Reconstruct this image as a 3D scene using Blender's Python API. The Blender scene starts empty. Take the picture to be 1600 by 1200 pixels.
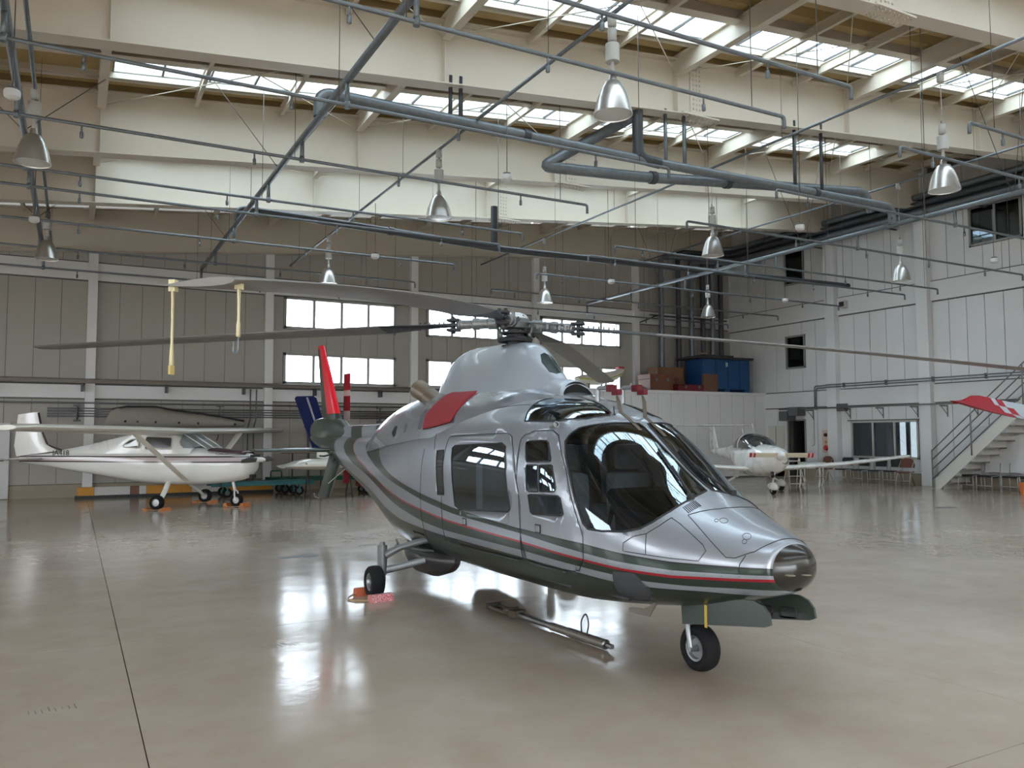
import bpy, bmesh, math, random
from math import sin, cos, pi, radians, sqrt
from mathutils import Vector, Matrix
from mathutils.bvhtree import BVHTree
random.seed(7)
S = bpy.context.scene
COL = S.collection

# ------------------------------------------------------------------ camera, sky, exposure
def setup_camera():
    yaw, pitch, roll = radians(28.561), radians(3.591), radians(-0.164)
    fwd = Vector((sin(yaw)*cos(pitch), cos(yaw)*cos(pitch), sin(pitch)))
    right = Vector((cos(yaw), -sin(yaw), 0)); up = right.cross(fwd)
    r2 = right*cos(roll)+up*sin(roll); u2 = up*cos(roll)-right*sin(roll)
    cam = bpy.data.cameras.new('camera'); o = bpy.data.objects.new('camera', cam); COL.objects.link(o)
    cam.sensor_width = 36; cam.lens = 36*1260.6/1600; cam.clip_end = 400
    m = Matrix((r2, u2, -fwd)).transposed().to_4x4(); m.translation = Vector((0, 0, 1.64))
    o.matrix_world = m
    S.camera = o
setup_camera()
S.view_settings.view_transform = 'Standard'; S.view_settings.look = 'None'
S.view_settings.gamma = 1; S.view_settings.use_curve_mapping = False
S.view_settings.exposure = -0.08
S.cycles.use_denoising = True
S.cycles.max_bounces = 8; S.cycles.diffuse_bounces = 5; S.cycles.glossy_bounces = 4
S.cycles.transmission_bounces = 8; S.cycles.transparent_max_bounces = 12
S.cycles.sample_clamp_indirect = 6; S.cycles.caustics_reflective = False; S.cycles.caustics_refractive = False
W_ = bpy.data.worlds.new('World'); S.world = W_; W_.use_nodes = True
_n = W_.node_tree.nodes; _bg = _n['Background']
_bg.inputs[0].default_value = (0.90, 0.955, 1.0, 1); _bg.inputs[1].default_value = 12.0

# ------------------------------------------------------------------ materials
MATS = {}
def mat(name, col, rough=0.5, metal=0.0, noise=0.0, nscale=8.0, bump=0.0, bscale=40.0, coat=0.0, alpha=1.0, emit=None, spec=0.5):
    if name in MATS: return MATS[name]
    m = bpy.data.materials.new(name); m.use_nodes = True; MATS[name] = m
    nt = m.node_tree; b = nt.nodes['Principled BSDF']
    b.inputs['Base Color'].default_value = (*col, 1); b.inputs['Roughness'].default_value = rough
    b.inputs['Metallic'].default_value = metal; b.inputs['Coat Weight'].default_value = coat
    b.inputs['Specular IOR Level'].default_value = spec
    if emit: b.inputs['Emission Color'].default_value = (*emit[:3], 1); b.inputs['Emission Strength'].default_value = emit[3]
    if noise or bump:
        tc = nt.nodes.new('ShaderNodeTexCoord')
    if noise:
        nz = nt.nodes.new('ShaderNodeTexNoise'); nz.inputs['Scale'].default_value = nscale; nz.inputs['Detail'].default_value = 5
        nt.links.new(tc.outputs['Object'], nz.inputs['Vector'])
        mx = nt.nodes.new('ShaderNodeMix'); mx.data_type = 'RGBA'
        nt.links.new(nz.outputs[0], mx.inputs['Factor'])
        mx.inputs[6].default_value = (*[c*(1-noise) for c in col], 1); mx.inputs[7].default_value = (*[min(1, c*(1+noise)) for c in col], 1)
        nt.links.new(mx.outputs[2], b.inputs['Base Color'])
        mr = nt.nodes.new('ShaderNodeMapRange'); nt.links.new(nz.outputs[0], mr.inputs[0])
        mr.inputs[3].default_value = max(0.02, rough-.08); mr.inputs[4].default_value = min(1, rough+.08)
        nt.links.new(mr.outputs[0], b.inputs['Roughness'])
    if bump:
        nz = nt.nodes.new('ShaderNodeTexNoise'); nz.inputs['Scale'].default_value = bscale
        nt.links.new(tc.outputs['Object'], nz.inputs['Vector'])
        bp = nt.nodes.new('ShaderNodeBump'); bp.inputs['Strength'].default_value = bump; bp.inputs['Distance'].default_value = .02
        nt.links.new(nz.outputs[0], bp.inputs['Height']); nt.links.new(bp.outputs[0], b.inputs['Normal'])
    return m

def glass(name, tint, rough=0.02, refl=1.0, fk=1.7):
    """thin pane: straight-through transparency tinted, plus fresnel reflection"""
    if name in MATS: return MATS[name]
    m = bpy.data.materials.new(name); m.use_nodes = True; MATS[name] = m
    nt = m.node_tree; nt.nodes.clear()
    o = nt.nodes.new('ShaderNodeOutputMaterial'); t = nt.nodes.new('ShaderNodeBsdfTransparent'); t.inputs[0].default_value = (*tint, 1)
    g = nt.nodes.new('ShaderNodeBsdfGlossy'); g.inputs['Roughness'].default_value = rough; g.inputs[0].default_value = (refl*.80, refl*.92, refl, 1)
    f = nt.nodes.new('ShaderNodeFresnel'); f.inputs[0].default_value = 1.52
    ml = nt.nodes.new('ShaderNodeMath'); ml.operation = 'MULTIPLY'; ml.inputs[1].default_value = fk; ml.use_clamp = True
    nt.links.new(f.outputs[0], ml.inputs[0])
    x = nt.nodes.new('ShaderNodeMixShader'); nt.links.new(ml.outputs[0], x.inputs[0]); nt.links.new(t.outputs[0], x.inputs[1]); nt.links.new(g.outputs[0], x.inputs[2])
    nt.links.new(x.outputs[0], o.inputs[0])
    return m

# ------------------------------------------------------------------ mesh helpers
def link(name, me, m=None, parent=None, smooth=False):
    o = bpy.data.objects.new(name, me); COL.objects.link(o)
    if m is not None:
        for mm in (m if isinstance(m, (list, tuple)) else [m]): me.materials.append(mm)
    if parent is not None: o.parent = parent
    if smooth:
        for p in me.polygons: p.use_smooth = True
    return o
def sharp(me, deg=35):
    for p in me.polygons: p.use_smooth = True
    try: me.set_sharp_from_angle(angle=radians(deg))
    except Exception: pass
def obj(name, bm, m, parent=None, smooth=False):
    me = bpy.data.meshes.new(name); bm.to_mesh(me); bm.free()
    o = link(name, me, m, parent)
    if smooth: sharp(me, smooth if smooth > 1 else 35)
    return o
def BM(): return bmesh.new()
def faces(bm, vs, fs, mi=0, M=None):
    v = [bm.verts.new((M @ Vector(p)) if M else p) for p in vs]
    for f in fs:
        try:
            q = bm.faces.new([v[i] for i in f]); q.material_index = mi
        except ValueError: pass
    return v
def box(bm, x0, y0, z0, x1, y1, z1, mi=0, M=None, bev=0.0):
    if bev:
        r = bmesh.ops.create_cube(bm, size=1)
        for v in r['verts']:
            v.co = Vector(((x0+x1)/2+v.co.x*(x1-x0), (y0+y1)/2+v.co.y*(y1-y0), (z0+z1)/2+v.co.z*(z1-z0)))
        es = list({e for v in r['verts'] for e in v.link_edges})
        rr = bmesh.ops.bevel(bm, geom=es, offset=bev, segments=2, affect='EDGES', profile=.6)
        vs = {v for f in rr['faces'] for v in f.verts}
        # include whole island
        st = list(vs); seen = set(vs)
        while st:
            v = st.pop()
            for e in v.link_edges:
                w = e.other_vert(v)
                if w not in seen: seen.add(w); st.append(w)
        for v in seen:
            if M: v.co = M @ v.co
        for f in {f for v in seen for f in v.link_faces}: f.material_index = mi
        return
    P = [(x0,y0,z0),(x1,y0,z0),(x1,y1,z0),(x0,y1,z0),(x0,y0,z1),(x1,y0,z1),(x1,y1,z1),(x0,y1,z1)]
    faces(bm, P, [(0,3,2,1),(4,5,6,7),(0,1,5,4),(1,2,6,5),(2,3,7,6),(3,0,4,7)], mi, M)
def frames(pts):
    """parallel-transport frames along a polyline"""
    pts = [Vector(p) for p in pts]; T = []
    for i in range(len(pts)):
        a = pts[max(0, i-1)]; b = pts[min(len(pts)-1, i+1)]; T.append((b-a).normalized())
    u = T[0].orthogonal().normalized(); out = []
    if abs(T[0].z) < .9: u = Vector((0,0,1)).cross(T[0]).normalized()
    for t in T:
        u = (u - t*u.dot(t)).normalized(); out.append((u, t.cross(u)))
    return pts, T, out
def tube(bm, pts, r, n=8, caps=True, mi=0, sx=1.0, M=None):
    pts, T, F = frames(pts); rings = []
    R = r if isinstance(r, (list, tuple)) else [r]*len(pts)
    for i, p in enumerate(pts):
        # mitre: widen at bends
        u, v = F[i]; k = 1.0
        if 0 < i < len(pts)-1:
            c = (pts[i]-pts[i-1]).normalized().dot(T[i]); k = 1/max(.5, c)
        ring = []
        for j in range(n):
            a = 2*pi*j/n; q = p + (u*cos(a)*sx + v*sin(a))*R[i]
            ring.append(bm.verts.new(M @ q if M else q))
        rings.append(ring)
    for i in range(len(rings)-1):
        for j in range(n):
            f = bm.faces.new((rings[i][j], rings[i][(j+1) % n], rings[i+1][(j+1) % n], rings[i+1][j])); f.material_index = mi; f.smooth = True
    if caps and n > 2:
        f = bm.faces.new(rings[0][::-1]); f.material_index = mi
        f = bm.faces.new(rings[-1]); f.material_index = mi
def bend(pts, r=.1, seg=4):
    """round the corners of a polyline"""
    P = [Vector(p) for p in pts]; out = [P[0]]
    for i in range(1, len(P)-1):
        a, b, c = P[i-1], P[i], P[i+1]
        d1 = min(r, (b-a).length*.49); d2 = min(r, (c-b).length*.49)
        p, q = b+(a-b).normalized()*d1, b+(c-b).normalized()*d2
        for k in range(seg+1):
            t = k/seg; out.append(p*(1-t)**2 + b*2*t*(1-t) + q*t*t)
    out.append(P[-1]); return out
def lathe(bm, prof, n=24, M=None, mi=0, smooth=True):
    """profile of (r, z) turned about Z"""
    rings = []
    for r, z in prof:
        if r < 1e-5:
            q = Vector((0,0,z)); rings.append([bm.verts.new(M @ q if M else q)])
        else:
            ring = []
            for j in range(n):
                a = 2*pi*j/n; q = Vector((r*cos(a), r*sin(a), z)); ring.append(bm.verts.new(M @ q if M else q))
            rings.append(ring)
    for a, b in zip(rings, rings[1:]):
        for j in range(n):
            k = (j+1) % n
            if len(a) == 1 and len(b) == 1: continue
            if len(a) == 1: vs = (a[0], b[k], b[j])
            elif len(b) == 1: vs = (a[j], a[k], b[0])
            else: vs = (a[j], a[k], b[k], b[j])
            try:
                f = bm.faces.new(vs); f.material_index = mi; f.smooth = smooth
            except ValueError: pass
def loft(bm, secs, closed=True, caps=True, mi=0, smooth=True):
    """sections: lists of points, equal length"""
    R = [[bm.verts.new(p) for p in s] for s in secs]; n = len(R[0])
    for a, b in zip(R, R[1:]):
        for j in range(n if closed else n-1):
            k = (j+1) % n
            try:
                f = bm.faces.new((a[j], a[k], b[k], b[j])); f.material_index = mi; f.smooth = smooth
            except ValueError: pass
    if caps and closed:
        for s in (R[0][::-1], R[-1]):
            try:
                f = bm.faces.new(s); f.material_index = mi
            except ValueError: pass
    return R
def prism(bm, poly, axis, a, b, mi=0, M=None):
    """extrude a 2D polygon; axis 'y' -> poly in (x,z), 'x' -> (y,z), 'z' -> (x,y)"""
    def P(p, t):
        return {'y': (p[0], t, p[1]), 'x': (t, p[0], p[1]), 'z': (p[0], p[1], t)}[axis]
    n = len(poly); V = [P(p, a) for p in poly]+[P(p, b) for p in poly]
    F = [tuple(range(n)), tuple(range(2*n-1, n-1, -1))]+[(i, i+n, (i+1) % n+n, (i+1) % n) for i in range(n)]
    v = faces(bm, V, F, mi, M)
    bmesh.ops.recalc_face_normals(bm, faces=list({f for x in v for f in x.link_faces}))
def sweep_T(a, b):
    """matrix taking the Z axis segment 0..L onto a->b"""
    a, b = Vector(a), Vector(b); d = b-a
    return Matrix.Translation(a) @ d.to_track_quat('Z', 'Y').to_matrix().to_4x4(), d.length
def thing(name, label, cat, loc=(0,0,0), rotz=0.0, group=None):
    o = bpy.data.objects.new(name, None); COL.objects.link(o); o.location = loc; o.rotation_euler = (0, 0, rotz)
    o.empty_display_size = .2
    o['label'] = label; o['category'] = cat
    if group: o['group'] = group
    return o
def tag(o, label, cat, group=None, kind=None):
    if label: o['label'] = label
    if cat: o['category'] = cat
    if group: o['group'] = group
    if kind: o['kind'] = kind
    return o
def struct(o):
    o['kind'] = 'structure'; return o
def dup(root, loc, rotz=0.0, label=None, group=None):
    r = root.copy(); COL.objects.link(r); r.location = loc; r.rotation_euler = (root.rotation_euler.x, root.rotation_euler.y, rotz)
    if label: r['label'] = label
    if group: r['group'] = group
    for ch in list(root.children):
        c = ch.copy(); COL.objects.link(c); c.parent = r
        for g in list(ch.children):
            d = g.copy(); COL.objects.link(d); d.parent = c
    return r
def lerp_tab(tab, x):
    """smooth (Catmull-Rom) interpolation in a table of rows sorted by descending first column"""
    if x >= tab[0][0]: return tab[0][1:]
    if x <= tab[-1][0]: return tab[-1][1:]
    for i in range(len(tab)-1):
        if tab[i][0] >= x >= tab[i+1][0]:
            p1, p2 = tab[i], tab[i+1]; p0 = tab[i-1] if i else p1; p3 = tab[i+2] if i+2 < len(tab) else p2
            h = p2[0]-p1[0]; t = (x-p1[0])/h; out = []
            for k in range(1, len(p1)):
                m1 = (p2[k]-p0[k])/((p2[0]-p0[0]) or 1)*h; m2 = (p3[k]-p1[k])/((p3[0]-p1[0]) or 1)*h
                # limit overshoot
                d = p2[k]-p1[k]
                if d*m1 <= 0: m1 = 0
                if d*m2 <= 0: m2 = 0
                if abs(m1) > 3*abs(d): m1 = 3*d
                if abs(m2) > 3*abs(d): m2 = 3*d
                out.append((2*t**3-3*t*t+1)*p1[k]+(t**3-2*t*t+t)*m1+(-2*t**3+3*t*t)*p2[k]+(t**3-t*t)*m2)
            return out
def super_sec(x, w, zt, zb, zm, nt, nb, N=48, yc=0.0):
    out = []
    for j in range(N):
        a = 2*pi*j/N; c, s = cos(a), sin(a); n = nt if s >= 0 else nb
        y = w*math.copysign(abs(c)**(2/n), c); z = zm+((zt-zm) if s >= 0 else (zm-zb))*math.copysign(abs(s)**(2/n), s)
        out.append((x, y+yc, z))
    return out
# ------------------------------------------------------------------ helicopter body shapes (local: x forward, y left, z up; origin under the nose wheel)
BODY = [ # x, half width, z top, z bottom, z of widest, n top, n bottom
 (.965, .015, .855, .825, .84, 2, 2), (.95, .07, .895, .775, .84, 2, 2), (.91, .135, .94, .72, .83, 2, 2.1), (.83, .21, .985, .67, .82, 2.1, 2.2),
 (.71, .295, 1.03, .625, .81, 2.15, 2.3), (.48, .41, 1.105, .56, .80, 2.2, 2.4), (.2, .53, 1.215, .495, .81, 2.2, 2.5), (-.05, .61, 1.345, .45, .84, 2.25, 2.6),
 (-.3, .66, 1.515, .415, .88, 2.35, 2.7), (-.55, .69, 1.69, .385, .93, 2.45, 2.8), (-.8, .705, 1.82, .36, .97, 2.5, 2.9), (-1.1, .705, 1.91, .345, 1.0, 2.6, 3),
 (-1.6, .71, 1.975, .335, 1.02, 2.7, 3), (-2.3, .71, 2.0, .325, 1.03, 2.7, 3), (-3.1, .70, 1.99, .32, 1.05, 2.6, 3), (-3.8, .67, 1.96, .315, 1.08, 2.5, 2.8),
 (-4.4, .62, 1.90, .31, 1.11, 2.4, 2.6), (-5.0, .54, 1.81, .325, 1.14, 2.3, 2.4), (-5.6, .44, 1.73, .41, 1.18, 2.2, 2.2), (-6.2, .35, 1.66, .59, 1.2, 2.2, 2.1),
 (-6.8, .29, 1.63, .77, 1.27, 2.2, 2.1), (-7.5, .245, 1.62, .95, 1.33, 2.2, 2.1), (-8.3, .21, 1.62, 1.15, 1.40, 2.2, 2.1), (-9.0, .185, 1.63, 1.31, 1.47, 2.1, 2),
 (-9.8, .13, 1.66, 1.44, 1.55, 2, 2), (-10.3, .07, 1.66, 1.53, 1.6, 2, 2), (-10.42, .01, 1.62, 1.59, 1.605, 2, 2)]
DECK = [ # engine cowling on top of the cabin roof: x, half width, z top, z base, n
 (-1.15, .20, 1.93, 1.80, 2.2), (-1.6, .36, 2.02, 1.72, 2.3), (-2.1, .47, 2.10, 1.66, 2.4), (-2.8, .53, 2.15, 1.62, 2.5), (-3.6, .55, 2.16, 1.6, 2.5),
 (-4.3, .54, 2.13, 1.55, 2.4), (-5.0, .50, 2.06, 1.5, 2.3), (-5.5, .45, 1.97, 1.45, 2.3), (-6.0, .37, 1.85, 1.42, 2.2), (-6.4, .27, 1.73, 1.4, 2.1), (-6.75, .12, 1.60, 1.42, 2)]
FAIR = [ # mast fairing
 (-1.66, .05, 2.10, 1.9, 2.0), (-1.85, .15, 2.235, 1.85, 2.1), (-2.05, .21, 2.39, 1.85, 2.2), (-2.2, .245, 2.49, 1.85, 2.3), (-2.35, .27, 2.53, 1.85, 2.3), (-2.6, .29, 2.55, 1.9, 2.4), (-3.1, .31, 2.57, 1.9, 2.4),
 (-3.45, .30, 2.575, 1.9, 2.4), (-3.7, .28, 2.55, 1.9, 2.3), (-3.95, .24, 2.49, 1.9, 2.2), (-4.12, .18, 2.41, 1.9, 2.1), (-4.2, .10, 2.33, 1.9, 2.0)]
def xs_for(tab, step):
    x0, x1 = tab[0][0], tab[-1][0]; n = int((x0-x1)/step); out = []
    for i in range(n+1):
        out.append(x0+(x1-x0)*i/n)
    return out
def body_bm(N=64):
    bm = BM(); xs = [.965, .962, .955, .94, .92, .89, .86, .83]+[.83-.045*(i+1) for i in range(250) if .83-.045*(i+1) > -10.4]+[-10.42]
    loft(bm, [super_sec(x, *lerp_tab(BODY, x), N=N) for x in xs])
    bmesh.ops.recalc_face_normals(bm, faces=bm.faces)
    return bm
def half_bm(tab, N=40, step=.05, flare=.12):
    bm = BM(); secs = []
    for x in xs_for(tab, step):
        w, zt, zb, n = lerp_tab(tab, x); s = []
        for j in range(N+1):
            a = pi*j/N; c, q = cos(a), sin(a)
            s.append((x, w*math.copysign(abs(c)**(2/n), c)*(1+flare*(1-abs(q)**(2/n))**2), zb+(zt-zb)*abs(q)**(2/n)))
        secs.append(s)
    loft(bm, secs, closed=True)
    bmesh.ops.recalc_face_normals(bm, faces=bm.faces)
    return bm
# ================================================================== HANGAR
YB, XR = 24.8, 23.74           # back wall, right wall
XL, YF = -12.0, -9.0           # left wall, unseen front wall with an opening added for light
ROOFZ = lambda x: 6.67+.092*(x-.3)     # underside of the girders
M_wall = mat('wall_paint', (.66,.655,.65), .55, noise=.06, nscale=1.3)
M_wallb = mat('wall_paint_backlit', (.35,.33,.295), .6, noise=.08, nscale=1.1)  # wall paint with the dimness of the backlit back wall put into its colour
M_joint = mat('wall_joint', (.12,.115,.11), .8)
M_steel = mat('steel_paint', (.60,.545,.455), .5, noise=.05, nscale=1.5)
M_deck = mat('deck_underside', (.42,.305,.14), .8, noise=.15, nscale=3)
M_pipe = mat('pipe_galv', (.17,.19,.205), .45, .5, noise=.35, nscale=9)
M_dpipe = mat('pipe_dark', (.06,.065,.072), .5, .3, noise=.3, nscale=7)
M_rod = mat('rod_dark', (.10,.095,.09), .6)
M_wrod = mat('rod_cream', (.60,.55,.46), .5)
M_plinth = mat('concrete_plinth', (.30,.255,.19), .8, noise=.15, nscale=4)
M_alu = mat('window_alu', (.30,.29,.27), .45, .4)
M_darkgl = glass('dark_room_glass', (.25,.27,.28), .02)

def floor_material():
    m = mat('epoxy_floor', (.4,.36,.3), .2); nt = m.node_tree; b = nt.nodes['Principled BSDF']
    g = nt.nodes.new('ShaderNodeNewGeometry')
    def noise(scale, det, vec=None, rough=.5):
        n = nt.nodes.new('ShaderNodeTexNoise'); n.inputs['Scale'].default_value = scale; n.inputs['Detail'].default_value = det; n.inputs['Roughness'].default_value = rough
        nt.links.new(vec or g.outputs['Position'], n.inputs['Vector']); return n.outputs[0]
    def ramp(x, a, c, p0=.35, p1=.65):
        r = nt.nodes.new('ShaderNodeValToRGB'); nt.links.new(x, r.inputs[0]); r.color_ramp.elements[0].position = p0; r.color_ramp.elements[1].position = p1
        r.color_ramp.elements[0].color = a; r.color_ramp.elements[1].color = c; return r.outputs[0]
    c1 = ramp(noise(.35, 6), (.345,.277,.22,1), (.45,.38,.317,1)); c2 = ramp(noise(2.2, 8, rough=.65), (.35,.265,.197,1), (.425,.364,.303,1))
    mx = nt.nodes.new('ShaderNodeMix'); mx.data_type = 'RGBA'; mx.inputs[0].default_value = .4; nt.links.new(c1, mx.inputs[6]); nt.links.new(c2, mx.inputs[7])
    # scuffs
    sc = noise(14, 5, rough=.8); s2 = ramp(sc, (.90,.90,.90,1), (1,1,1,1), .33, .42)
    mm = nt.nodes.new('ShaderNodeMix'); mm.data_type = 'RGBA'; mm.blend_type = 'MULTIPLY'; mm.inputs[0].default_value = .7; nt.links.new(mx.outputs[2], mm.inputs[6]); nt.links.new(s2, mm.inputs[7])
    nt.links.new(mm.outputs[2], b.inputs['Base Color'])
    mr = nt.nodes.new('ShaderNodeMapRange'); nt.links.new(noise(1.1, 8, rough=.7), mr.inputs[0]); mr.inputs[1].default_value = .3; mr.inputs[2].default_value = .7; mr.inputs[3].default_value = .10; mr.inputs[4].default_value = .20
    nt.links.new(mr.outputs[0], b.inputs['Roughness'])
    bp = nt.nodes.new('ShaderNodeBump'); bp.inputs['Strength'].default_value = .10; bp.inputs['Distance'].default_value = .02
    nt.links.new(noise(3.5, 3), bp.inputs['Height']); nt.links.new(bp.outputs[0], b.inputs['Normal'])
    b.inputs['Specular IOR Level'].default_value = .75
    return m
def holes_grid(bm, u0, u1, z0, z1, holes, P, t):
    """solid slab with rectangular holes; P(u, d, z) -> point, thickness from d=0 to d=t"""
    us = sorted({u0, u1, *[h[0] for h in holes], *[h[1] for h in holes]}); zs = sorted({z0, z1, *[h[2] for h in holes], *[h[3] for h in holes]})
    us = [u for u in us if u0 <= u <= u1]; zs = [z for z in zs if z0 <= z <= z1]
    for a, b in zip(us, us[1:]):
        for c, d in zip(zs, zs[1:]):
            mu, mz = (a+b)/2, (c+d)/2
            if any(h[0] < mu < h[1] and h[2] < mz < h[3] for h in holes): continue
            V = [P(a,0,c),P(b,0,c),P(b,0,d),P(a,0,d),P(a,t,c),P(b,t,c),P(b,t,d),P(a,t,d)]
            faces(bm, V, [(0,1,2,3),(7,6,5,4),(0,4,5,1),(1,5,6,2),(2,6,7,3),(3,7,4,0)])
    bmesh.ops.remove_doubles(bm, verts=bm.verts, dist=1e-4)
    bmesh.ops.recalc_face_normals(bm, faces=bm.faces)
def carve(r, holes):
    out = [r]
    for h in holes:
        nx = []
        for a, b, c, d in out:
            if h[1] <= a or h[0] >= b or h[3] <= c or h[2] >= d: nx.append((a, b, c, d)); continue
            if h[2] > c: nx.append((a, b, c, h[2]))
            if h[3] < d: nx.append((a, b, h[3], d))
            if h[0] > a: nx.append((a, h[0], max(c, h[2]), min(d, h[3])))
            if h[1] < b: nx.append((h[1], b, max(c, h[2]), min(d, h[3])))
        out = nx
    return [r for r in out if r[1]-r[0] > .04 and r[3]-r[2] > .04]
_pm = {}
def panel(parent, u, z0, z1, w, side, name='wall_panel', t=.022, m=None):
    """one cladding panel; mesh shared between panels of the same size"""
    key = (round(w, 3), round(z1-z0, 3), t, side, name)
    if key not in _pm:
        bm = BM()
        if side == 'back': box(bm, 0, -t, 0, w, 0, z1-z0, bev=0)
        else: box(bm, -t, 0, 0, 0, w, z1-z0)
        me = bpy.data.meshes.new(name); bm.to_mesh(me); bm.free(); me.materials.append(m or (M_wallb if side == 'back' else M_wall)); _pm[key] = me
    o = bpy.data.objects.new(name, _pm[key]); COL.objects.link(o); o.parent = parent
    o.location = (u, YB-.001, z0) if side == 'back' else (XR-.001, u, z0)
    return o
def build_hangar():
    fm = floor_material()
    # floor: cast slabs with open joints
    bm = BM(); box(bm, XL-.3, YF-6, -.30, XR+.3, YB+.3, -.05); fl = obj('floor', bm, mat('floor_joint', (.02,.018,.016), .95, spec=.0)); struct(fl)
    me = {}
    xs = [.38+4.75*k for k in range(-3, 6)]; ys = [2.56+4.64*k for k in range(-4, 6)]
    xs = [XL-.3]+[x for x in xs if XL+1 < x < XR-1]+[XR+.3]; ys = [YF-6]+[y for y in ys if YF-5 < y < YB-1]+[YB+.3]
    for a, b in zip(xs, xs[1:]):
        for c, d in zip(ys, ys[1:]):
            w, h = round(b-a, 3), round(d-c, 3)
            if (w, h) not in me:
                bm = BM(); box(bm, .003, .003, -.05, w-.003, h-.003, 0); q = bpy.data.meshes.new('floor_slab'); bm.to_mesh(q); bm.free(); q.materials.append(fm); me[(w, h)] = q
            o = bpy.data.objects.new('floor_slab', me[(w, h)]); COL.objects.link(o); o.location = (a, c, 0); o.parent = fl
    # back wall
    win = [(-11.7,-9.3),(-8.35,-4.85),(5.62,9.12),(10.30,13.80),(14.70,18.13)]
    H = [(a, b, z0, z1) for a, b in win for z0, z1 in ((3.25,4.10),(4.94,5.82))]
    bm = BM(); holes_grid(bm, XL, XR+.25, 0, 10.6, H, lambda u, d, z: (u, YB+d, z), .22); wb = obj('wall_back', bm, M_joint); struct(wb)
    cols = [-8.85,-4.3,.27,5.0,9.66,14.3,18.74]; ends = []
    for i, c in enumerate(cols):
        bm = BM(); box(bm, c, YB-.17, 0, c+.24, YB+.0, ROOFZ(c)+1.3); o = obj('column', bm, M_wall, wb); ends.append((c, c+.24))
    bays = [(ends[i][1], ends[i+1][0]) for i in range(len(ends)-1)]+[(ends[-1][1], XR)]
    for a, b in bays:
        n = max(1, round((b-a)/.585)); w = (b-a)/n
        for z0, z1, d in ((2.66,3.02,.07),(5.90,6.38,.07)):
            bm = BM(); box(bm, a, YB-d, z0, b, YB, z1, bev=.006); obj('girt_band', bm, M_wall, wb)
        for k in range(n):
            u = a+k*w
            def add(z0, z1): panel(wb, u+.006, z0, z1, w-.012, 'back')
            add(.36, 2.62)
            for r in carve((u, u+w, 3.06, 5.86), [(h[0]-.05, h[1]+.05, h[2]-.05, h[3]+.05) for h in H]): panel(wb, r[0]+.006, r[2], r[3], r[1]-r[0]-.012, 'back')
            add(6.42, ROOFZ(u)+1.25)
        bm = BM(); box(bm, a, YB-.05, 0, b, YB, .34); obj('plinth', bm, M_plinth, wb)
    bm = BM(); tube(bm, [(XL, YB-.30, 3.13), (13.9, YB-.30, 3.13)], .05, 8); box(bm, XL, YB-.36, 3.06, 13.9, YB-.12, 3.10); o = obj('crane_rail', bm, mat('rail_brown', (.19,.165,.14), .6), wb)
    for k in range(9):
        x = -4.0+2.1*k
        bm = BM(); box(bm, x-.03, YB-.34, 2.84, x+.03, YB-.05, 3.05); obj('rail_bracket', bm, M_dpipe, wb)
    i = 0
    for p, q in win:
        for z0, z1 in ((3.25,4.10),(4.94,5.82)):
            i += 1
            bm = BM()
            for a, b, c, d in ((p-.05, p+.03, z0-.05, z1+.05), (q-.03, q+.05, z0-.05, z1+.05), (p-.05, q+.05, z0-.05, z0+.025), (p-.05, q+.05, z1-.025, z1+.05)): box(bm, a, YB-.07, c, b, YB+.10, d)
            f = obj('window_%d' % i, bm, M_alu); struct(f); w = (q-p)/4
            for k in range(4):
                if k: 
                    bm = BM(); box(bm, p+k*w-.04, YB-.06, z0+.02, p+k*w+.04, YB+.05, z1-.02); obj('mullion', bm, M_alu, f)
                bm = BM(); box(bm, p+k*w+.04, YB-.0, z0+.025, p+(k+1)*w-.04, YB+.008, z1-.025); obj('window_pane', bm, glass('window_glass', (.93,.97,1.0), .0, 1, .7), f)
    # right wall
    Hr = [(20.93,21.77,4.12,5.28),(20.9,21.76,7.29,8.49),(13.04,14.52,7.30,8.42),(16.48,18.94,.86,2.03),(21.0,21.77,0,2.12)]
    bm = BM(); holes_grid(bm, YF, YB+.2, 0, 10.6, Hr, lambda u, d, z: (XR+d, u, z), .22); wr = obj('wall_right', bm, M_joint); struct(wr)
    rc = [(19.38,19.79),(15.85,16.24),(12.1,12.5),(8.5,8.9),(4.9,5.3),(1.3,1.7),(-2.3,-1.9),(-5.9,-5.5)]
    for a, b in rc:
        bm = BM(); box(bm, XR-.26, a, 0, XR, b, 10.4, bev=.01); obj('column', bm, M_wall, wr)
    edges = [YB]+[e for c in rc for e in (c[1], c[0])]+[YF]
    for b, a in zip(edges[::2], edges[1::2]):
        n = max(1, round((b-a)/.59)); w = (b-a)/n
        for z0, z1 in ((2.62,3.18),(5.81,6.42)):
            bm = BM(); box(bm, XR-.09, a, z0, XR, b, z1, bev=.006); obj('girt_band', bm, M_wall, wr)
        bm = BM(); aa = a
        if a < 21.3 < b:
            box(bm, XR-.06, 21.77, 0, XR, b, .34); box(bm, XR-.06, a, 0, XR, 21.0, .34)
        else: box(bm, XR-.06, a, 0, XR, b, .34)
        obj('plinth', bm, M_plinth, wr)
        for k in range(n):
            u = a+k*w
            for z0, z1 in ((.36,2.58),(3.22,5.77),(6.46,9.9)):
                for r in carve((u, u+w, z0, z1), [(h[0]-.05, h[1]+.05, h[2]-.05, h[3]+.05) for h in Hr]): panel(wr, r[0]+.009, r[2], r[3], r[1]-r[0]-.018, 'right')
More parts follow.
